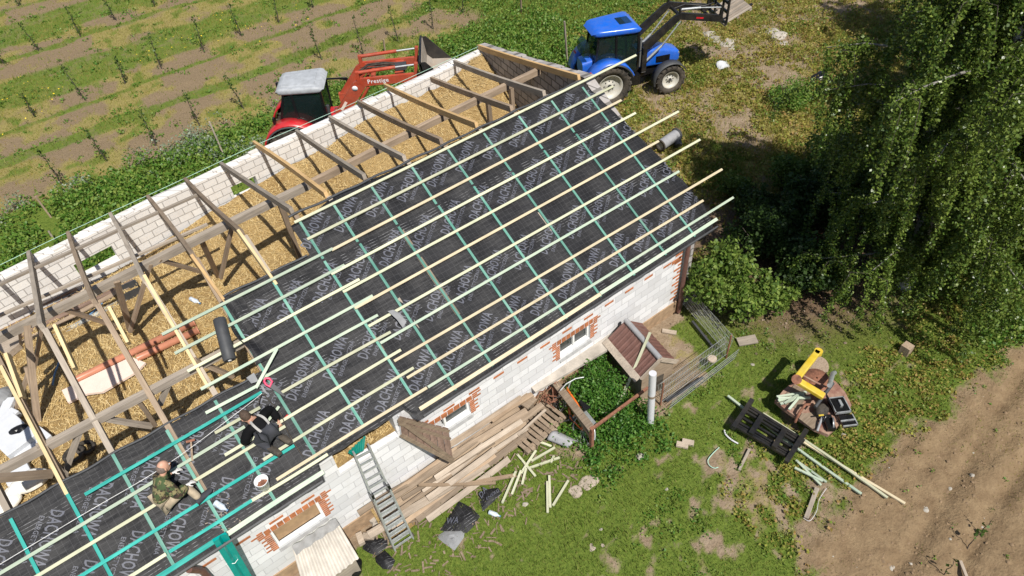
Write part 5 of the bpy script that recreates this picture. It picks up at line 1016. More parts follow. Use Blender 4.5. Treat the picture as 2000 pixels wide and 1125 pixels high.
for i in range(420):
    x = random.uniform(-8.6, -4.3); y = -random.random() ** 1.6 * 1.5 - .35; p = Vector((x, y, gz(x, y) + .01 + max(0, .25 + y * .3) * random.random())); a = random.uniform(0, 6.3); L = random.uniform(.03, .22); q.bar(p, p + Vector((math.cos(a) * L, math.sin(a) * L, random.uniform(-.01, .03))), random.uniform(.01, .04), .012)
tag(q.build("wood_debris", "old_timber"), "splinters and wood debris scattered in front of the board pile", "debris", kind="stuff")
def bush(name, P, n, size, mat, label, cat_="bush", hpow=.5, grp=None, core=True):
    """leafy mass: ellipsoids P=[(centre, radii)] filled mostly near their outside"""
    V = []; P0 = P; P = list(P); rn0 = random.Random(int(abs(P[0][0][0]) * 1000))
    for c, r in P0:
        for _ in range(9):
            d0 = Vector((rn0.gauss(0, 1), rn0.gauss(0, 1), abs(rn0.gauss(0, .9)))).normalized(); f0 = rn0.uniform(.25, .48)
            P.append(((c[0] + d0.x * r[0] * .95, c[1] + d0.y * r[1] * .95, c[2] + d0.z * r[2] * .95), (r[0] * f0, r[1] * f0, r[2] * f0)))
    P = [(c, (r[0] * .9, r[1] * .9, r[2] * .9)) if i < len(P0) else (c, r) for i, (c, r) in enumerate(P)]
    for c, r in P:
        k = int(n * r[0] * r[1] * r[2] / sum(a[0] * a[1] * a[2] for _, a in P)); d = RNG.normal(size=(k, 3)); d /= np.linalg.norm(d, axis=1)[:, None]; rr = RNG.random(k)[:, None] ** .45
        w_ = 1 + .35 * (vnoise(d[:, 0] * 3 + 7 + c[0], d[:, 1] * 3 + d[:, 2] * 3 + 9, 7)[:, None] - .5); V.append(np.array(c) + d * rr * np.array(r) * w_)
    V = np.concatenate(V); V = V[V[:, 2] > .03]; c0 = P[0][0]; t = thing(name, label, cat_, (c0[0], c0[1], 0), group=grp)
    vv, ff, tt = leaves(V, size, .8); numesh("foliage", vv, ff, mat, tt, parent=t)
    q = MB(); rn = random.Random(int(c0[0] * 100)); 
    for c, r in P0:
        for k in range(6): a = rn.random() * 6.3; q.tube([Vector((c[0] + .1 * math.cos(a), c[1] + .1 * math.sin(a), 0)), Vector((c[0] + r[0] * .4 * math.cos(a), c[1] + r[1] * .4 * math.sin(a), c[2] * .8)), Vector((c[0] + r[0] * .8 * math.cos(a), c[1] + r[1] * .8 * math.sin(a), c[2] + r[2] * .5))], [.03, .02, .008], 5)
    q.build("stem", "bark_dark", t); return t
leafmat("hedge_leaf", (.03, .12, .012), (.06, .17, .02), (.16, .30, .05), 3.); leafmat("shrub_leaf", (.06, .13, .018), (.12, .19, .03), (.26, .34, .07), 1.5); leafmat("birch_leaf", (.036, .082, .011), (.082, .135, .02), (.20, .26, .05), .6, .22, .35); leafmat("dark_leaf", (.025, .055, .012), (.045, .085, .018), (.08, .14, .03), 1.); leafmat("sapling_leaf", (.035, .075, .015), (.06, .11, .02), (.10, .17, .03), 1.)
cb = at(1168, 762, .5); bush("bed_bush", [((cb.x, cb.y, .42), (.62, .52, .42)), ((cb.x + .25, cb.y + .35, .40), (.5, .4, .38)), ((cb.x - .3, cb.y + .2, .4), (.4, .45, .36)), ((cb.x + .1, cb.y - .35, .3), (.5, .35, .28))], 9000, .05, "hedge_leaf", "dense bright green bush filling the fenced bed by the barn wall")
# plank shelf and little board on the wall side
loose("shelf_board", at(1036, 756, .78), at(1214, 653, .78), .36, .06, "concrete", "long weathered grey brown board lying level along the wall below the right window", "board", None, (0, 0, 1)); loose("shelf_board", at(1012, 772, .7), at(1040, 790, .7), .3, .04, "board_brown", "short brown board jutting out at the left end of the long grey board", "board")
tag(MB().box((-4.55, -.08, .35), (.1, .2, .7)).build("wooden_prop", "board_brown"), "brown prop under the left end of the long grey board", "prop"); tag(MB().box((-3.0, -.1, .36), (.1, .2, .74)).build("wooden_prop", "board_brown"), "brown prop under the right end of the long grey board", "prop")
# kennel
kn = thing("kennel", "wooden dog kennel with brown ribbed metal roof and grey ridge cap", "kennel", (-2.12, -.85, 0)); r0, r1 = at(1222, 626, 1.22), at(1289, 701, 1.22); dY = (r1 - r0).normalized(); sX = dY.cross(Vector((0, 0, 1))).normalized()
if sX.x > 0: sX = -sX
el0, el1 = r0 + sX * .46 - Vector((0, 0, .36)), r1 + sX * .46 - Vector((0, 0, .36)); er0, er1 = r0 - sX * .46 - Vector((0, 0, .36)), r1 - sX * .46 - Vector((0, 0, .36))
for nm, (a, b, c, d) in (("l", (r0, r1, el1, el0)), ("r", (r0, r1, er1, er0))):
    q = MB(); n_r = 60; q.sheet(lambda i, j: a.lerp(b, i).lerp(d.lerp(c, i), j) + Vector((0, 0, .016 if (i * 10) % 1 < .25 else 0)), n_r, 2, False); q.build("roof_sheet", "brown_metal", kn, solid=.006)
q = MB(); q.tube([r0 + Vector((0, 0, .02)), r1 + Vector((0, 0, .02))], .06, 10); q.build("ridge_cap", "grey_pipe", kn); MB().bar(el0 + sX * .06, el1 + sX * .06, .16, .02, Vector((0, 0, 1)) + sX * .5).build("eave_board", "grey_timber", kn)
hb = .42
def kp(t, s, z): p = r0.lerp(r1, t); return Vector((p.x + sX.x * s, p.y + sX.y * s, z))
for s in (1, -1): MB().bar(kp(.04, s * .38, .48), kp(.96, s * .38, .48), .03, .82).build("side_wall", "grey_timber", kn)
MB().prism([kp(.97, -.4, .06), kp(.97, .4, .06), kp(.97, .4, .86), kp(.97, 0, 1.17), kp(.97, -.4, .86)], dY * .025).build("front_wall", "old_timber", kn); MB().prism([kp(.985, -.16, .1), kp(.985, .16, .1), kp(.985, .16, .62), kp(.985, -.16, .62)], dY * .02).build("doorway", "black_rubber", kn); MB().bar(r1 + dY * .02, el1 + dY * .02, .03, .1).build("barge_board", "board_pale", kn); MB().bar(r1 + dY * .02, er1 + dY * .02, .03, .1).build("barge_board", "board_pale", kn)
# wire pen
def meshpanel(q, a, b, up_, nv, nh, r=.004):
    for i in range(nv + 1): p = a.lerp(b, i / nv); q.tube([p, p + up_], r, 4, smooth=False)
    for j in range(nh + 1): q.tube([a + up_ * (j / nh), b + up_ * (j / nh)], r * 1.2, 4, smooth=False)
pen = thing("wire_pen", "galvanised wire mesh pen around the grass patch beside the kennel", "wire pen", (-1, -1, 0)); pa, pb, pc = Vector((.20, .0, .25)), gat(1418, 700, .15), gat(1290, 792, .1)
q = MB(); meshpanel(q, pa, pb, Vector((.16, .02, .42)), 40, 4, .0045); q.build("mesh_panel", "galvanised", pen); q = MB(); meshpanel(q, pb, pc, Vector((-.02, .12, .50)), 44, 3, .0045); q.build("mesh_panel", "galvanised", pen); q = MB(); meshpanel(q, pb + Vector((.1, -.15, -.1)), pc + Vector((.05, -.2, -.05)), Vector((.0, -.05, .35)), 6, 3, .005); q.build("mesh_panel", "galvanised", pen)
q = MB(); meshpanel(q, at(1188, 684, .1), at(1262, 772, .1), Vector((0, 0, .55)), 30, 7, .005); q.build("mesh_panel", "dark_grey", pen)
for p in (pa, pb, pc): MB().tube([Vector((p.x, p.y, -.05)), Vector((p.x, p.y, .78))], .02, 8).build("post", "rust", pen)
loose("steel_bar", at(1352, 628, .1), at(1392, 678, .1), .05, .06, "dark_grey", "dark steel bar lying along the inside of the wire pen", "steel bar"); loose("steel_bar", gat(1300, 790, .12), gat(1372, 744, .12), .07, .02, "dark_grey", "dark flat strip lying outside the wire pen", "strip")
wp = thing("standing_pipe", "pale grey plastic pipe standing upright beside the kennel", "pipe", gat(1270, 826)); a = gat(1270, 826); b = at(1275, 729, 1.72); MB().tube([a, b], .075, 18).build("pipe", "white_pipe", wp); MB().cyl(a.lerp(b, .56), a.lerp(b, .60), .079, n=18).build("band", "board_brown", wp)
loose("batten", gat(1193, 826, .02), at(1270, 649, 1.45), .055, .035, "batten_cream", "single long batten leaning over the kennel roof", "batten")
loose("board", gat(1293, 648, .03), gat(1321, 652, .03), .12, .03, "board_pale", "short pale board lying in the pen near the barn corner", "board"); loose("board", gat(1440, 672, .06), gat(1476, 668, .10), .24, .03, "grey_timber", "grey board lying in the shade outside the pen corner", "board")
tag(MB().cyl(gat(1387, 720, .3), gat(1387, 720, .34), .10, n=18).build("round_plate", "board_pale"), "round pale wooden disc hanging on the wire pen", "disc")
# machine platform with the yellow beams
pf = thing("transport_platform", "rusty red tractor transport platform with two yellow beams", "platform", gat(1590, 790)); zp = .40
OUT = [(1512, 787), (1530, 765), (1551, 748), (1590, 732), (1630, 750), (1648, 770), (1661, 796), (1650, 822), (1616, 854), (1588, 842), (1549, 816), (1530, 803)]; MB().prism([at(u, v, zp - .09) for u, v in OUT], (0, 0, .09)).build("deck", "rust_red", pf)
MB().prism([at(u, v, zp + .004) for u, v in [(1520, 786), (1551, 752), (1580, 768), (1560, 800)]], (0, 0, .015)).build("deck_plate", "board_brown", pf); MB().prism([at(u, v, zp + .004) for u, v in [(1566, 808), (1590, 806), (1600, 835), (1586, 838), (1560, 818)]], (0, 0, .015)).build("deck_plate", "board_brown", pf)
for a, b, nm in (((1598, 686, .95), (1558, 737, .95), .135), ((1558, 744, .9), (1609, 775, .80), .15)): MB().bar(at(*a), at(*b), nm, .10).build("beam", "yellow_paint", pf, bevel=.02)
MB().cyl(at(1598, 688, .95) - Vector((0, 0, .05)), at(1598, 688, .95) + Vector((0, 0, .05)), .085, n=16).build("beam_end", "yellow_paint", pf); MB().cyl(at(1556, 741, .8), at(1556, 741, 1.02), .1, n=14).build("pivot", "rust", pf); MB().cyl(at(1556, 741, .35), at(1556, 741, .82), .09, n=12).build("column", "rust_red", pf); MB().cyl(at(1606, 772, .35), at(1606, 772, .8), .07, n=10).build("column", "rust_red", pf)
MB().cyl(at(1596, 716, .3), at(1596, 716, .35), .23, n=26).build("disc", "board_brown", pf); MB().cyl(at(1596, 716, 0), at(1596, 716, .3), .06).build("disc_stand", "rust", pf); MB().lathe(at(1594, 742, .42), (0, 0, 1), [(0, .28), (.06, .26), (.07, .02)], 20).build("round_plate", "rust", pf)
MB().tube([at(1627, 748, .75), at(1592, 795, .70)], .035, 10).build("pipe", "dark_grey", pf); MB().tube([at(1620, 753, .85), at(1626, 730, .6), at(1630, 728, .45)], .05, 8).build("hydraulic_block", "galvanised", pf); MB().tube([at(1588, 790, .55), at(1573, 790, .6), at(1562, 805, .55), at(1553, 824, .25)], .03, 8).build("pipe", "rust", pf); MB().tube([at(1607, 812, .5), at(1602, 825, .5), at(1596, 842, .45)], .025, 8).build("pipe", "grey_pipe", pf); MB().tube([at(1568, 733, .7), at(1590, 745, .7), at(1614, 756, .6)], .02, 6).build("red_rod", "rust_red", pf)
for i, (p, q_) in enumerate((((1517, 775), (1575, 766)), ((1520, 783), (1570, 770)), ((1524, 789), (1572, 774)), ((1520, 778), (1583, 777)), ((1532, 788), (1566, 766)), ((1541, 800), (1560, 777)))): loose("offcut", at(*p, zp + .05 + .012 * i), at(*q_, zp + .06 + .012 * i), .045, .03, "batten_mint", "pale mint offcut on the rusty platform, %s from the top of the heap" % ["lowest", "fifth", "fourth", "third", "second", "first"][i], "offcut", "offcuts on the platform")
tc = thing("tool_case", "open black tool case with silver edges on the platform corner", "tool case", at(1637, 798, zp)); c = at(1637, 797, zp + .02); M3 = Matrix.Rotation(rad(-32), 3, 'Z')
MB().box(c + Vector((0, 0, .06)), (.30, .36, .12), M3).build("tray", "black_plastic", tc)
q = MB()
for dx, dy, sx, sy in ((-.15, 0, .02, .38), (.15, 0, .02, .38), (0, -.18, .32, .02), (0, .18, .32, .02)): q.box(c + M3 @ Vector((dx, dy, .10)), (sx, sy, .06), M3)
q.build("edge_trim", "galvanised", tc); MB().box(c + M3 @ Vector((-.21, .05, .2)), (.03, .36, .3), M3 @ Matrix.Rotation(rad(-25), 3, 'Y')).build("lid", "black_plastic", tc); MB().box(c + M3 @ Vector((.02, .02, .14)), (.05, .14, .05), M3).build("tool", "galvanised", tc); MB().box(c + M3 @ Vector((.02, -.36, .05)), (.28, .26, .06), M3).build("side_tray", "black_plastic", tc); q = MB(); q.box(c + M3 @ Vector((.02, -.36, .09)), (.30, .02, .03), M3); q.box(c + M3 @ Vector((.02, -.48, .08)), (.30, .02, .04), M3); q.box(c + M3 @ Vector((.16, -.36, .08)), (.02, .26, .04), M3); q.build("edge_trim", "galvanised", tc)
tb = thing("tool_bag", "black tool bag with yellow marks on the platform", "tool bag", at(1602, 808, zp)); lumpb = MB().loft([[at(1602, 808, zp) + Vector((math.cos(a) * .15 * k, math.sin(a) * .12 * k, zz)) for a in np.linspace(0, 2 * math.pi, 14, endpoint=False)] for k, zz in ((1, 0), (1.05, .12), (.9, .2), (.5, .23))]); lumpb.build("bag", "black_rubber", tb); MB().box(at(1604, 811, zp + .235), (.1, .03, .01), M3).build("mark", "yellow_paint", tb)
cs = thing("circular_saw", "black circular saw lying on the front edge of the platform", "saw", at(1618, 826, zp)); c = at(1619, 826, zp + .06); MB().box(c, (.34, .16, .10), Matrix.Rotation(.9, 3, 'Z')).build("body", "black_plastic", cs); MB().lathe(c + Vector((.02, -.05, .02)), (.6, -.7, .1), [(0, .12), (.03, .12), (.03, .01)], 18).build("blade_guard", "steel", cs); MB().tube([c + Vector((-.1, .08, .05)), c + Vector((-.02, .1, .14)), c + Vector((.1, .06, .08))], .02, 8).build("handle", "black_plastic", cs)
# black carriage frame on the grass
fr = thing("loader_frame", "black steel carriage frame with ladder like bars lying on the grass", "steel frame", gat(1503, 842)); tl, tr, bl2, br = at(1464, 795, .22), at(1571, 862, .22), at(1437, 833, .22), at(1545, 896, .22)
for t in (.0, .12, .26, .55, .80, .92, 1.0): MB().bar(tl.lerp(bl2, t), tr.lerp(br, t), .045 if t not in (0, 1.) else .06, .06).build("long_bar", "black_paint", fr)
for (p, q_), w_ in ((((1469, 781), (1432, 836)), .09), (((1489, 812), (1466, 848)), .10), (((1532, 841), (1511, 875)), .10), (((1575, 840), (1535, 903)), .09)): MB().bar(at(*p, .27), at(*q_, .27), w_, .09).build("cross_bar", "black_paint", fr)
for k, (p, q_, mt) in enumerate((((1420, 779), (1680, 969), "batten_mint"), ((1488, 814), (1731, 976), "batten_cream"), ((1550, 860), (1766, 986), "batten_pink"))): loose("batten", gat(*p, .10 + .02 * k), gat(*q_, .06), .05, .036, mt, ["long mint batten through the black frame, lowest and reaching farthest left", "long pale batten running from the black frame, middle of three", "long batten ending farthest right on the bare soil"][k], "batten", "long battens on the grass", (0, 0, 1), .03)
for k, (p, q_) in enumerate((((1553, 902), (1612, 946)), ((1556, 906), (1601, 953)), ((1550, 919), (1604, 946)))): loose("offcut", gat(*p, .06 + .02 * k), gat(*q_, .06 + .02 * k), .045, .03, "batten_mint", ["long mint offcut of the crossed three below the black frame", "mint offcut of the crossed three pointing lowest", "mint offcut of the crossed three lying flattest"][k], "offcut", "crossed offcuts below the frame")
loose("stake", gat(1594, 957, .05), gat(1573, 1015, .05), .08, .04, "grey_timber", "grey weathered stake lying below the crossed offcuts", "stake"); loose("stake", gat(1463, 880, .05), gat(1443, 921, .05), .05, .04, "grey_timber", "thin grey stake lying left of the black frame", "stake")
for k, (u, v) in enumerate(((1332, 872), (1343, 867))): tag(MB().box(gat(u, v, .05), (.12, .24, .07), Matrix.Rotation(rad(35), 3, 'Z')).build("brick", "board_pale", bevel=.008), ["pale brick in the grass, left one of the pair", "pale brick in the grass, right one of the pair"][k], "brick", "pale bricks in the grass")
cable([gat(*p, .05) for p in ((1414, 843), (1417, 852), (1428, 862), (1441, 869))], .018, "white_pipe", "curved white plastic strip in the grass near the black frame", "plastic_strip", "plastic strip"); cable([gat(*p, .05) for p in ((1404, 876), (1390, 890), (1382, 902), (1385, 912), (1394, 917), (1402, 915))], .009, "string_green", "bent pale green wire in the grass left of the black frame", "wire", "wire"); cable([gat(*p, .05) for p in ((1612, 958), (1598, 980), (1593, 1002), (1580, 1021), (1568, 1015))], .005, "white_pipe", "thin pale cord lying around the grey stake", "cord", "cord")
for k, (u, v, s, lb) in enumerate(((1150, 942, .26, "large pale trodden stone flat in the grass"), (1127, 958, .22, "flat stone left of the large pale one"), (1155, 1072, .14, "flat pale stone low in the yard"), (1178, 1068, .13, "flat pale stone beside the other low in the yard"), (1025, 984, .09, "small grey stone under the batten offcuts"), (1173, 1033, .05, "tiny white stone in the middle of the yard"), (1250, 890, .12, "white crumpled paper in front of the pipe"), (1809, 993, .10, "round pale stone on the ploughed soil"), (1303, 955, .06, "small white stone in the right of the yard"), (1900, 928, .08, "pale stone at the vehicle track"), (1648, 849, .08, "pale stone beside the platform"), (1470, 712, .07, "yellowish stone outside the pen corner"), (1858, 951, .07, "white stone right of the round one on the soil"), (1745, 1104, .08, "white stone at the lower edge of the ploughed soil"))):
    lump("stone", gat(u, v, -.02), (s * .75, s * .6, s * (.12 if s > .12 else .4)), "stone" if s > .12 and "white" not in lb else "white_stone", lb, "stone", .4, 20 + k)
# rough ground to the right
lump("white_bag", gat(1411, 131), (.27, .18, .16), "white_foam", "crumpled white plastic bag on the rough ground right of the blue tractor", "bag", .6, 40)
for k, (u, v, s, lb) in enumerate(((1398, 78, .32, "pale rubble lump under the pallet, left"), (1422, 84, .3, "pale rubble lump under the pallet, right"), (1385, 66, .25, "grey rubble lump closest to the blue tractor's forks"), (1522, 72, .36, "largest pale rubble lump near the tree"), (1510, 62, .3, "pale rubble lump left of the largest one"), (1530, 85, .22, "small rubble lump below the largest one"), (1434, 94, .2, "small rubble lump at the end of the row"))): lump("rubble", gat(u, v, -.05), (s, s * .8, s * .4), "concrete" if k % 2 else "white_stone", lb, "rubble", .5, 50 + k)
lump("black_sheet", gat(1598, 154), (.4, .2, .14), "black_plastic", "dark plastic sheet lying in the rough growth left of the tree", "sheet", .7, 60)
dr = thing("membrane_roll", "thick grey roll with a black end lying in the weeds below the roof corner", "roll", gat(1305, 275)); a, b = at(1290, 284, .32), at(1321, 263, .32); MB().tube([a, b], .17, 22).build("roll", "grey_pipe", dr); MB().lathe(a, (a - b), [(-.01, .19), (.02, .20), (.02, .12), (-.1, .11)], 22).build("end_ring", "black_rubber", dr); MB().lathe(b, (b - a), [(-.03, .19), (.03, .21), (.03, .17)], 22).build("collar", "dark_grey", dr); MB().tube([b, at(1325, 285, .15)], .12, 14).build("branch", "dark_grey", dr)
# ================================================================ PLANTS
def sapling(name, base, h, label, grp, lean=(0, 0), n=70):
    t = thing(name, label, "sapling", base, group=grp); base = Vector(base); rn = random.Random(int(base.x * 31 + base.y * 17)); pts = [base + Vector((lean[0] * (i / 6) * h + rn.uniform(-.02, .02), lean[1] * (i / 6) * h + rn.uniform(-.02, .02), h * i / 6)) for i in range(7)]
    MB().tube(pts, [k_ * (1 if h > .7 else .45) for k_ in (.022, .02, .018, .015, .012, .01, .005)], 6).build("stem", "bark_dark", t)
    k = np.clip(RNG.random(n) ** .8, 0, 1); P = np.array([pts[min(5, int(a * 6))].lerp(pts[min(5, int(a * 6)) + 1], a * 6 - int(a * 6)) if a < 1 else pts[-1] for a in k]); r = .03 + .10 * h * (RNG.random(n)) * (1.1 - k * .7); a = RNG.uniform(0, 6.3, n); P = P + np.stack([np.cos(a) * r, np.sin(a) * r, RNG.normal(0, .04, n)], 1); P[:, 2] = np.maximum(P[:, 2], .05)
    v, f, tt = leaves(P, .085, .3); numesh("foliage", v, f, "sapling_leaf", tt, parent=t); return t
SAP = [((37, 12), 1.2, "top row"), ((76, 100), 1.3, "second row"), ((158, 72), 1.35, "second row"), ((228, 40), 1.3, "second row"), ((303, 13), 1.2, "second row"), ((7, 124), 1., "second row"), ((68, 228), .95, "third row"), ((165, 194), 1.5, "third row"), ((245, 163), 1.1, "third row"), ((315, 134), 1.45, "third row"), ((398, 101), 1.45, "third row"), ((473, 71), 1.4, "third row"), ((545, 45), 1.3, "third row"), ((612, 15), 1.2, "third row"), ((123, 362), 1.45, "row nearest the weeds"), ((210, 316), 1.2, "row nearest the weeds"), ((305, 284), 1.25, "row nearest the weeds"), ((390, 245), 1.3, "row nearest the weeds"), ((476, 212), 1.35, "row nearest the weeds"), ((628, 116), 1.3, "row nearest the weeds"), ((710, 106), 1.5, "row nearest the weeds"), ((778, 82), 1.5, "row nearest the weeds"), ((846, 56), 1.6, "row nearest the weeds"), ((905, 25), 1.2, "row nearest the weeds")]
cnt = {}
for (u, v), h, row in SAP:
    cnt[row] = cnt.get(row, 0) + 1; lead = {"top row": "thin orchard sapling standing in the topmost strip at the left corner"}.get(row, "thin dark orchard sapling, %s from the left in the %s" % (ORD[cnt[row] - 1], row))
    sapling("orchard_sapling", gat(u, v), h, lead, "orchard saplings", (random.uniform(-.12, .1), random.uniform(-.05, .15)))
for k, (u, v) in enumerate(((1917, 1040), (1893, 1067), (1843, 1121))): sapling("orchard_sapling", gat(u, v), .62, "small sapling with a long thin shadow on the ploughed soil, %s one" % ["upper", "middle", "lowest"][k], "saplings on the soil", n=10)
loose("stake", gat(1876, 1095, .02), at(1888, 1128, .02), .05, .04, "board_pale", "pale stake lying at the bottom right by a small sapling", "stake")
for k, (u, v, h, lb) in enumerate(((438, 306, 1.35, "pale weathered stake standing in the nettles left of the red tractor"), (100, 425, .8, "dark stake among the grey weeds at the left"), (752, 102, .55, "short dark stake behind the orange loader"), (1108, 122, 1.6, "tall thin stake behind the blue tractor's rear wheel"), (1018, 24, .8, "dark stake at the upper edge in the lush growth"), (108, 472, .35, "short pale stump in the nettles by the back wall"))):
    p = gat(u, v); loose("stake", p, p + Vector((random.uniform(-.08, .08), random.uniform(-.05, .1), h)), .06, .05, "grey_timber" if k not in (1, 2, 4) else "old_timber", lb, "stake", "stakes around the barn", (1, 0, 0))
def birch(label, base, H, crown, nl, size, leanx=0., seed=1, n_limb=26, mat="birch_leaf", grp=None, zmin=.7, gaps=.42):
    """tapered trunk, limbs, hanging twigs with leaves in curtains; crown=(radius, start height)"""
    rn = random.Random(seed); rg = np.random.default_rng(seed); t = thing("birch_tree", label, "tree", base, group=grp); base = Vector(base); R, z0 = crown
    tr = [base + Vector((leanx * (i / 10) * 1.0 + .10 * math.sin(i * 1.3 + seed), .10 * math.cos(i * 1.1 + seed), H * i / 10)) for i in range(11)]
    MB().tube(tr, [.20 - .0165 * i for i in range(11)], 10).build("trunk", "bark_birch", t)
    q = MB(); tips = []
    for k in range(n_limb):
        f = z0 / H + (1 - z0 / H) * (k + rn.random() * .6) / n_limb * .97; i = min(9, int(f * 10)); p = tr[i].lerp(tr[i + 1], f * 10 - i); a = k * 2.4 + rn.uniform(-.4, .4); L = R * (1.0 if f < .55 else 1.15 - (f - .55) * 1.7) * rn.uniform(.65, 1.12); d = Vector((math.cos(a), math.sin(a), 0)); rise = rn.uniform(.25, .7)
        pts = [p + d * L * s + Vector((0, 0, L * rise * s * (1.15 - .85 * s))) + Vector((rn.uniform(-.1, .1), rn.uniform(-.1, .1), 0)) * s for s in (0, .25, .5, .75, 1)]
        q.tube(pts, [.05 * (1.1 - f * .6), .038, .026, .016, .007], 6)
        for s in np.linspace(.22, 1, 9):
            m_ = min(3, int(s * 4)); b0 = pts[m_].lerp(pts[m_ + 1], s * 4 - m_)
            for _ in range(2): tips.append((b0, rn.uniform(0, 6.3), rn.uniform(.35, .9) * (.5 + .5 * s), rn.uniform(.7, 2.4) * (1.1 - f * .3)))
    q.build("limb", "bark_limb", t)
    q = MB(); P = []; per = max(4, nl // len(tips))
    for b0, a, out, drop in tips:
        if fbm(np.array([b0.x * .9 + math.cos(a) * out]), np.array([b0.y * .9 + b0.z * 1.1]), 33 + seed)[0] < gaps: continue
        d = Vector((math.cos(a), math.sin(a), 0)); drop = min(drop, b0.z - zmin + rn.uniform(-.4, .3))
        if drop < .2: drop = .2
        e1 = b0 + d * out * .7 + Vector((0, 0, .08)); e2 = b0 + d * out - Vector((0, 0, drop * .45)); e3 = b0 + d * out * 1.05 - Vector((0, 0, drop))
        if rn.random() < .3: q.tube([b0, e1, e2, e3], [.006, .005, .003, .002], 4, cap=False)
        s = rg.random(per) ** .8; C = [np.array(x) for x in (b0, e1, e2, e3)]; B_ = ((1 - s) ** 3)[:, None] * C[0] + (3 * s * (1 - s) ** 2)[:, None] * C[1] + (3 * s * s * (1 - s))[:, None] * C[2] + (s ** 3)[:, None] * C[3]; P.append(B_ + rg.normal(0, 1, (per, 3)) * np.array([.05, .05, .06]))
    q.build("twig", "bark_dark", t); P = np.concatenate(P); P = P[P[:, 2] > .12]; v, f, tt = leaves(P, size, .35); numesh("crown", v, f, mat, tt, parent=t); return t
birch("tall weeping birch with hanging curtains of small leaves over the right side", (4.8, -2.9, 0), 9.5, (2.75, .9), 360000, .058, .2, 3, 52, gaps=.22, zmin=.3)
birch("second birch behind the tall one at the top right corner", (12.3, -2.3, 0), 9.0, (2.6, .8), 130000, .075, .0, 8, 32, gaps=.34)
birch("birch with drooping branches at the top edge, left of the others", (16.2, 1.2, 0), 8.5, (2.3, .8), 90000, .08, .1, 12, 28, gaps=.36)
birch("farthest birch half hidden at the right edge of the picture", (8.0, -4.9, 0), 8.5, (3.0, .9), 100000, .075, .2, 21, 28, gaps=.34)
birch("small dense birch at the left side of the group, above the dark shrubs", (6.9, -2.5, 0), 5.2, (1.35, .5), 90000, .065, .1, 31, 34, gaps=.30, zmin=.3)
c = at(1410, 560, .8); bush("hazel_shrub", [((c.x, c.y, .9), (.75, .7, .8)), ((c.x + .5, c.y + .3, .8), (.6, .6, .7)), ((c.x + .2, c.y - .6, .6), (.6, .55, .5)), ((c.x - .25, c.y + .5, .7), (.5, .5, .6))], 5200, .10, "shrub_leaf", "leafy yellow green shrub at the right end of the barn above the wire pen")
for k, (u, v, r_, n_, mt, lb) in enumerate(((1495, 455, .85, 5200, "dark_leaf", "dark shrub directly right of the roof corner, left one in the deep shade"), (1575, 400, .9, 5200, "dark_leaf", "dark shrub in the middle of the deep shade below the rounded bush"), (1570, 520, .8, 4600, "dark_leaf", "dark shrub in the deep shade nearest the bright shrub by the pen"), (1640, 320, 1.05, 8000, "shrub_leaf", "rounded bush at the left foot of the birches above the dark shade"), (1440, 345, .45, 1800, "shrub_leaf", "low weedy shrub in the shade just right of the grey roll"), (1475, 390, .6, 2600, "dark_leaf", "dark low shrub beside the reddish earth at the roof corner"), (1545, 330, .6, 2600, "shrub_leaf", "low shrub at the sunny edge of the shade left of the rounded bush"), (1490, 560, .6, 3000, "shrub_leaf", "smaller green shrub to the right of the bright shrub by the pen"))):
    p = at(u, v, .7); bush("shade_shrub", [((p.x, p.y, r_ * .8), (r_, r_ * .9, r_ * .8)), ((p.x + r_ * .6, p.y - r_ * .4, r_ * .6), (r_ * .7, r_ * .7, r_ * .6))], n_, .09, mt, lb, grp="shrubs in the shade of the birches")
for k, (u, v, r_, lb) in enumerate(((1545, 200, .85, "bright green bush on the rough ground left of the birches"), (1960, 650, .75, "bright green bush at the right edge below the birch"))):
    p = gat(u, v); bush("green_bush", [((p.x, p.y, r_ * .3), (r_, r_ * .8, r_ * .5)), ((p.x + r_ * .5, p.y - r_ * .3, r_ * .25), (r_ * .7, r_ * .6, r_ * .4)), ((p.x - r_ * .5, p.y + r_ * .2, r_ * .25), (r_ * .6, r_ * .6, r_ * .4))], int(3400 * r_), .07, "weed_leaf", lb, grp="low green bushes")
loose("stump", gat(1766, 690), gat(1766, 690) + Vector((0, 0, .25)), .2, .2, "old_timber", "dark stump in the bare patch under the birch", "stump", None, (1, 0, 0))
lump("white_bag", at(1932, 398, 3.2), (.12, .10, .14), "white_foam", "white plastic bag caught high in the birch branches at the right", "bag", .7, 70)
stuff("bed_weeds", clumps(330, (-4.4, -2.5, -2.5, -.5), lambda x, y: .25 + .75 * (np.abs(y + 1.55 + .25 * (x + 3)) < .45), 26, .08, .26, .15, .5, .06), "hedge_leaf", "loose nettles spilling around the fence of the bushy bed")
# litter under the trees
x_, y_ = sample(5000, (-.5, 9, -4.5, 4.5), lambda x, y: zones(x, y)[2] * .9); v, f, tt = leaves(np.stack([x_, y_, gheight(x_, y_) + .02], 1), .06, 2.); tag(numesh("leaf_litter", v, f, "board_brown", tt), "brown fallen leaves on the shaded ground under the birches", "leaf litter", kind="stuff")
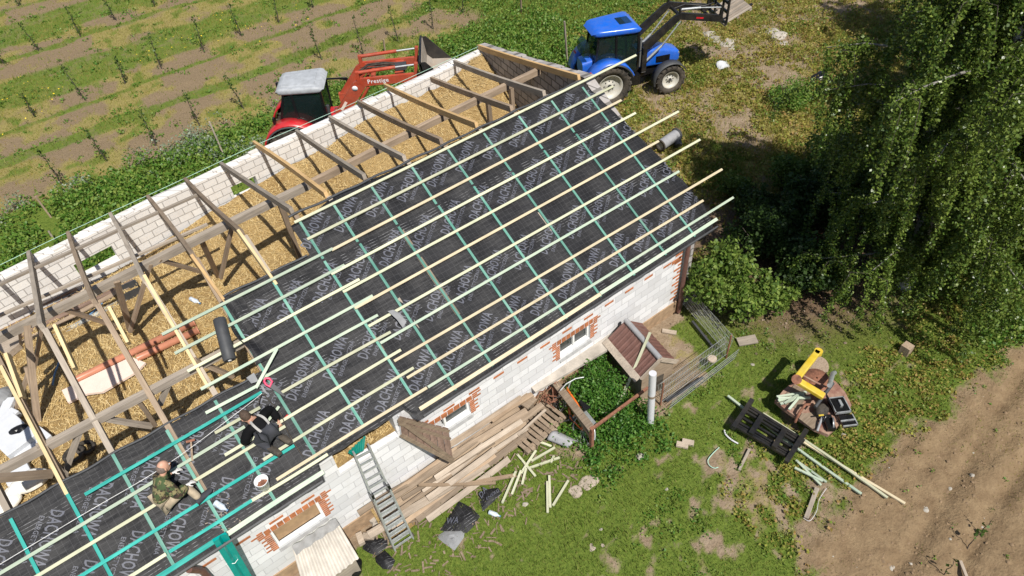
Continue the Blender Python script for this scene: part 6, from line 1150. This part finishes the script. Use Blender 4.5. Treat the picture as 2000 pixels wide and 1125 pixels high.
# ================================================================ PEOPLE
SKS = 1.
def skinned(name, joints, edges, mat, parent, sub=2):
    """one continuous surface grown over a skeleton: joints = {name: (pos, radius)}"""
    me = bpy.data.meshes.new(name); ks = list(joints); I = mw(parent).inverted()
    me.from_pydata([tuple(I @ Vector(joints[k][0])) for k in ks], [(ks.index(a), ks.index(b)) for a, b in edges], [])
    o = bpy.data.objects.new(name, me); COL.objects.link(o); o.parent = parent; MATW[o.name] = mw(parent)
    sk = o.modifiers.new("skin", 'SKIN'); sk.branch_smoothing = .6; sk.use_smooth_shade = True
    for k, sv in zip(ks, me.skin_vertices[0].data): r = joints[k][1]; sv.radius = tuple(c_ * SKS for c_ in r) if isinstance(r, tuple) else (r * SKS, r * SKS)
    me.skin_vertices[0].data[0].use_root = True
    ss = o.modifiers.new("smooth", 'SUBSURF'); ss.levels = sub; ss.render_levels = sub; me.materials.append(MATS[mat]); return o
def head_parts(T, hc, fwd, up, hairmat, bald):
    fwd = Vector(fwd).normalized(); up = (Vector(up) - fwd * Vector(up).dot(fwd)).normalized(); sd_ = up.cross(fwd)
    def hp(x, y, z): return hc + (fwd * x + sd_ * y + up * z) * .93
    def ell(c, r, nu=16, nv=12, cut=None):
        q = MB(); rings = []
        for j in range(nv + 1):
            ph = -math.pi / 2 + math.pi * j / nv; rings.append([hp(c[0] + r[0] * math.cos(ph) * math.cos(a), c[1] + r[1] * math.cos(ph) * math.sin(a), c[2] + r[2] * math.sin(ph)) for a in np.linspace(0, 2 * math.pi, nu, endpoint=False)])
        q.loft(rings, caps=False); return q
    q = ell((0, 0, 0), (.098, .078, .118)); q.v += []; 
    e = ell((.035, 0, -.055), (.065, .058, .072)); q.add(e.v, e.f, True); q.add(*(lambda z: (z.v, z.f, True))(ell((.10, 0, -.02), (.022, .014, .026), 8, 6)))
    for s in (1, -1): z = ell((.0, s * .078, -.01), (.018, .012, .032), 8, 6); q.add(z.v, z.f, True)
    hd = q.build("head", "skin", T)
    h = ell((-.018, 0, .022), (.098, .084, .112)) if not bald else ell((-.028, 0, -.008), (.088, .083, .098)); h.build("hair", hairmat, T)
    for s in (1, -1): ell((.088, s * .03, .012), (.012, .014, .009), 8, 6).build("eye", "white_plastic", hd)
    ell((.092, 0, -.062), (.012, .024, .006), 8, 6).build("mouth", "red_brick", hd)
def hand(T, w_, d, pal, mat, r=.011):
    """palm, four fingers of unequal length and a thumb from the side, slightly curled"""
    d = Vector(d).normalized(); pal = (Vector(pal) - d * Vector(pal).dot(d)).normalized(); s_ = d.cross(pal); J = {"w": (w_, .024), "p": (w_ + d * .05, (.036, .02)), "k": (w_ + d * .09, (.036, .017))}; E_ = [("w", "p"), ("p", "k")]
    for i, (o_, L) in enumerate(((-.030, .062), (-.010, .075), (.011, .070), (.031, .055))):
        J["a%d" % i] = (w_ + d * .10 + s_ * o_, .010); J["b%d" % i] = (w_ + d * (.10 + L * .5) + s_ * o_ * 1.1 + pal * .015, .0095); J["c%d" % i] = (w_ + d * (.10 + L * .85) + s_ * o_ * 1.1 + pal * .042, .008); E_ += [("k", "a%d" % i), ("a%d" % i, "b%d" % i), ("b%d" % i, "c%d" % i)]
    J["t0"] = (w_ + d * .045 + s_ * -.045 + pal * .01, .012); J["t1"] = (w_ + d * .085 + s_ * -.062 + pal * .03, .0095); E_ += [("p", "t0"), ("t0", "t1")]
    return skinned("hand", J, E_, mat, T, 1)
SKS = .88
# --- man in the camouflage jacket, sitting on a batten and facing right
seat = ronpt(321, 985, .0); T = thing("person", "man in a camouflage jacket and beige trousers sitting on the roof facing right", "person", seat)
F_, U_ = Vector((.93, .30, .05)).normalized(), Vector((0, 0, 1)); L_ = U_.cross(F_).normalized()
KS = .85
def J_(x, y, z): return seat + (F_ * x + L_ * y + U_ * z) * KS
nk = J_(.26, .02, .57); hdc = J_(.36, .02, .73)
kneeN, footN = J_(.42, -.17, .12), J_(.44, -.38, -.20); kneeF, footF = J_(.26, .20, .36), J_(.22, .20, .02)
BJ = {"pel": (J_(0, 0, .10), .125), "wai": (J_(.06, 0, .26), .115), "che": (J_(.17, .01, .43), .125), "nec": (nk, .052), "skl": (hdc - U_ * .06, .055),
      "hL": (J_(.03, .11, .08), .085), "kL": (kneeF, .062), "aL": (footF + U_ * .06, .042), "hR": (J_(.03, -.11, .08), .085), "kR": (kneeN, .062), "aR": (footN + U_ * .06, .042),
      "sL": (J_(.20, .19, .48), .06), "eL": (J_(.30, .26, .30), .046), "wL": (J_(.42, .12, .32), .030), "sR": (J_(.19, -.19, .48), .06), "eR": (J_(.22, -.28, .24), .046), "wR": (J_(.42, -.20, .20), .030)}
BE = [("pel", "wai"), ("wai", "che"), ("che", "nec"), ("nec", "skl"), ("pel", "hL"), ("hL", "kL"), ("kL", "aL"), ("pel", "hR"), ("hR", "kR"), ("kR", "aR"), ("che", "sL"), ("sL", "eL"), ("eL", "wL"), ("che", "sR"), ("sR", "eR"), ("eR", "wR")]
skinned("body", BJ, BE, "skin", T)
def grown(keys, add): 
    o = {}
    for k in keys: p, r = BJ[k]; o[k] = (p, tuple(a + add for a in r) if isinstance(r, tuple) else r + add)
    return o
def ed(keys): return [e for e in BE if e[0] in keys and e[1] in keys]
BJ["nec"] = (BJ["nec"][0] - U_ * .03, BJ["nec"][1] + .01); ks = ["pel", "wai", "che", "nec", "sL", "eL", "wL", "sR", "eR", "wR"]; skinned("jacket", grown(ks, .055), ed(ks), "camouflage", T)
ks = ["pel", "hL", "kL", "aL", "hR", "kR", "aR"]; skinned("trousers", grown(ks, .022), ed(ks), "cloth_beige", T)
MB().tube([nk - U_ * .03 - F_ * .03, nk + U_ * .03], [.095, .08], 12).build("collar", "camouflage", T); head_parts(T, hdc, F_ + Vector((.1, -.1, -.15)), U_, "hair_grey", True)
hand(T, BJ["wR"][0], F_ - U_ * .4, Vector((0, 0, -1)), "glove"); hand(T, BJ["wL"][0], F_ - U_ * .3, Vector((0, 0, -1)), "glove")
for f_ in (footN, footF): q = MB(); q.loft([[f_ + F_ * x + L_ * (y * w_) + U_ * (z * h_) for y, z in ((-1, 0), (1, 0), (1, 1), (.4, 1.25), (-.4, 1.25), (-1, 1))] for x, w_, h_ in ((-.07, .04, .07), (.0, .045, .08), (.1, .05, .055), (.19, .042, .04), (.215, .02, .03))]); q.build("shoe", "cloth_grey", T)
# --- man in black, kneeling bent over with his back to the camera
seat = ronpt(531, 862, .0); T = thing("person", "man in a black sweatshirt with grey braces kneeling bent over the battens", "person", seat); F_ = Vector((-.36, .93, .0)).normalized(); L_ = U_.cross(F_).normalized()
nk = J_(.27, .02, .53); hdc = J_(.37, .05, .63)
BJ = {"pel": (J_(.0, 0, .30), .13), "wai": (J_(.08, 0, .39), .12), "che": (J_(.18, 0, .47), .13), "nec": (nk, .052), "skl": (hdc - F_ * .03 - U_ * .03, .055),
      "hL": (J_(-.02, .11, .32), .09), "kL": (J_(.24, .15, .06), .066), "aL": (J_(-.16, .14, .04), .045), "hR": (J_(-.02, -.11, .32), .09), "kR": (J_(.26, -.14, .08), .066), "aR": (J_(-.15, -.15, .02), .045),
      "sL": (J_(.22, .19, .48), .06), "eL": (J_(.26, .33, .26), .046), "wL": (J_(.42, .28, .08), .030), "sR": (J_(.22, -.19, .48), .06), "eR": (J_(.30, -.41, .36), .046), "wR": (J_(.12, -.36, .16), .030)}
skinned("body", BJ, BE, "skin", T)
BJ["nec"] = (BJ["nec"][0] - U_ * .02 - F_ * .02, BJ["nec"][1]); ks = ["pel", "wai", "che", "nec", "sL", "eL", "wL", "sR", "eR", "wR"]; skinned("sweatshirt", grown(ks, .045), ed(ks), "cloth_black", T); ks = ["pel", "hL", "kL", "aL", "hR", "kR", "aR"]; skinned("trousers", grown(ks, .026), ed(ks), "cloth_grey", T)
MB().tube([nk - F_ * .05, nk + F_ * .01], [.085, .075], 12).build("neckline", "pink_foam" if 0 else "skin", T); head_parts(T, hdc, Vector((F_.x, F_.y, -.55)), F_ * .5 + U_, "hair_dark", False)
for s in (1, -1):
    MB().sheet(lambda i, j: J_(-.10 + .30 * i, s * (.085 + .03 * math.sin(i * 3)) + (j - .5) * .045, .40 + .26 * i - .03 * i * i + .05 * math.sin(3.14 * i)), 14, 1).build("brace", "rim_grey", T)
hand(T, BJ["wR"][0], -F_ * .3 - U_ * .6 + L_ * .2, F_, "skin"); hand(T, BJ["wL"][0], F_ * .5 - U_ * .5, Vector((0, 0, -1)), "skin")
for s in (1, -1): f_ = J_(-.17, s * .145, .02); q = MB(); q.loft([[f_ - F_ * x + L_ * (y * w_) + U_ * (z * h_ - .02) for y, z in ((-1, 0), (1, 0), (1, 1), (-1, 1))] for x, w_, h_ in ((-.06, .042, .08), (.06, .05, .09), (.17, .04, .06))]); q.build("shoe", "black_rubber", T)
pl = thing("pliers", "red handled tool in the hand of the man in black", "tool", BJ["wR"][0]); a = BJ["wR"][0] + Vector((.04, -.03, -.06)); q = MB(); q.tube([a, a + Vector((.14, .03, .02))], .013, 6); q.tube([a + Vector((0, .02, 0)), a + Vector((.13, .06, .02))], .013, 6); q.build("handle", "red_plastic", pl); MB().tube([a, a - Vector((.08, .0, .02))], [.014, .006], 6).build("jaw", "steel", pl)
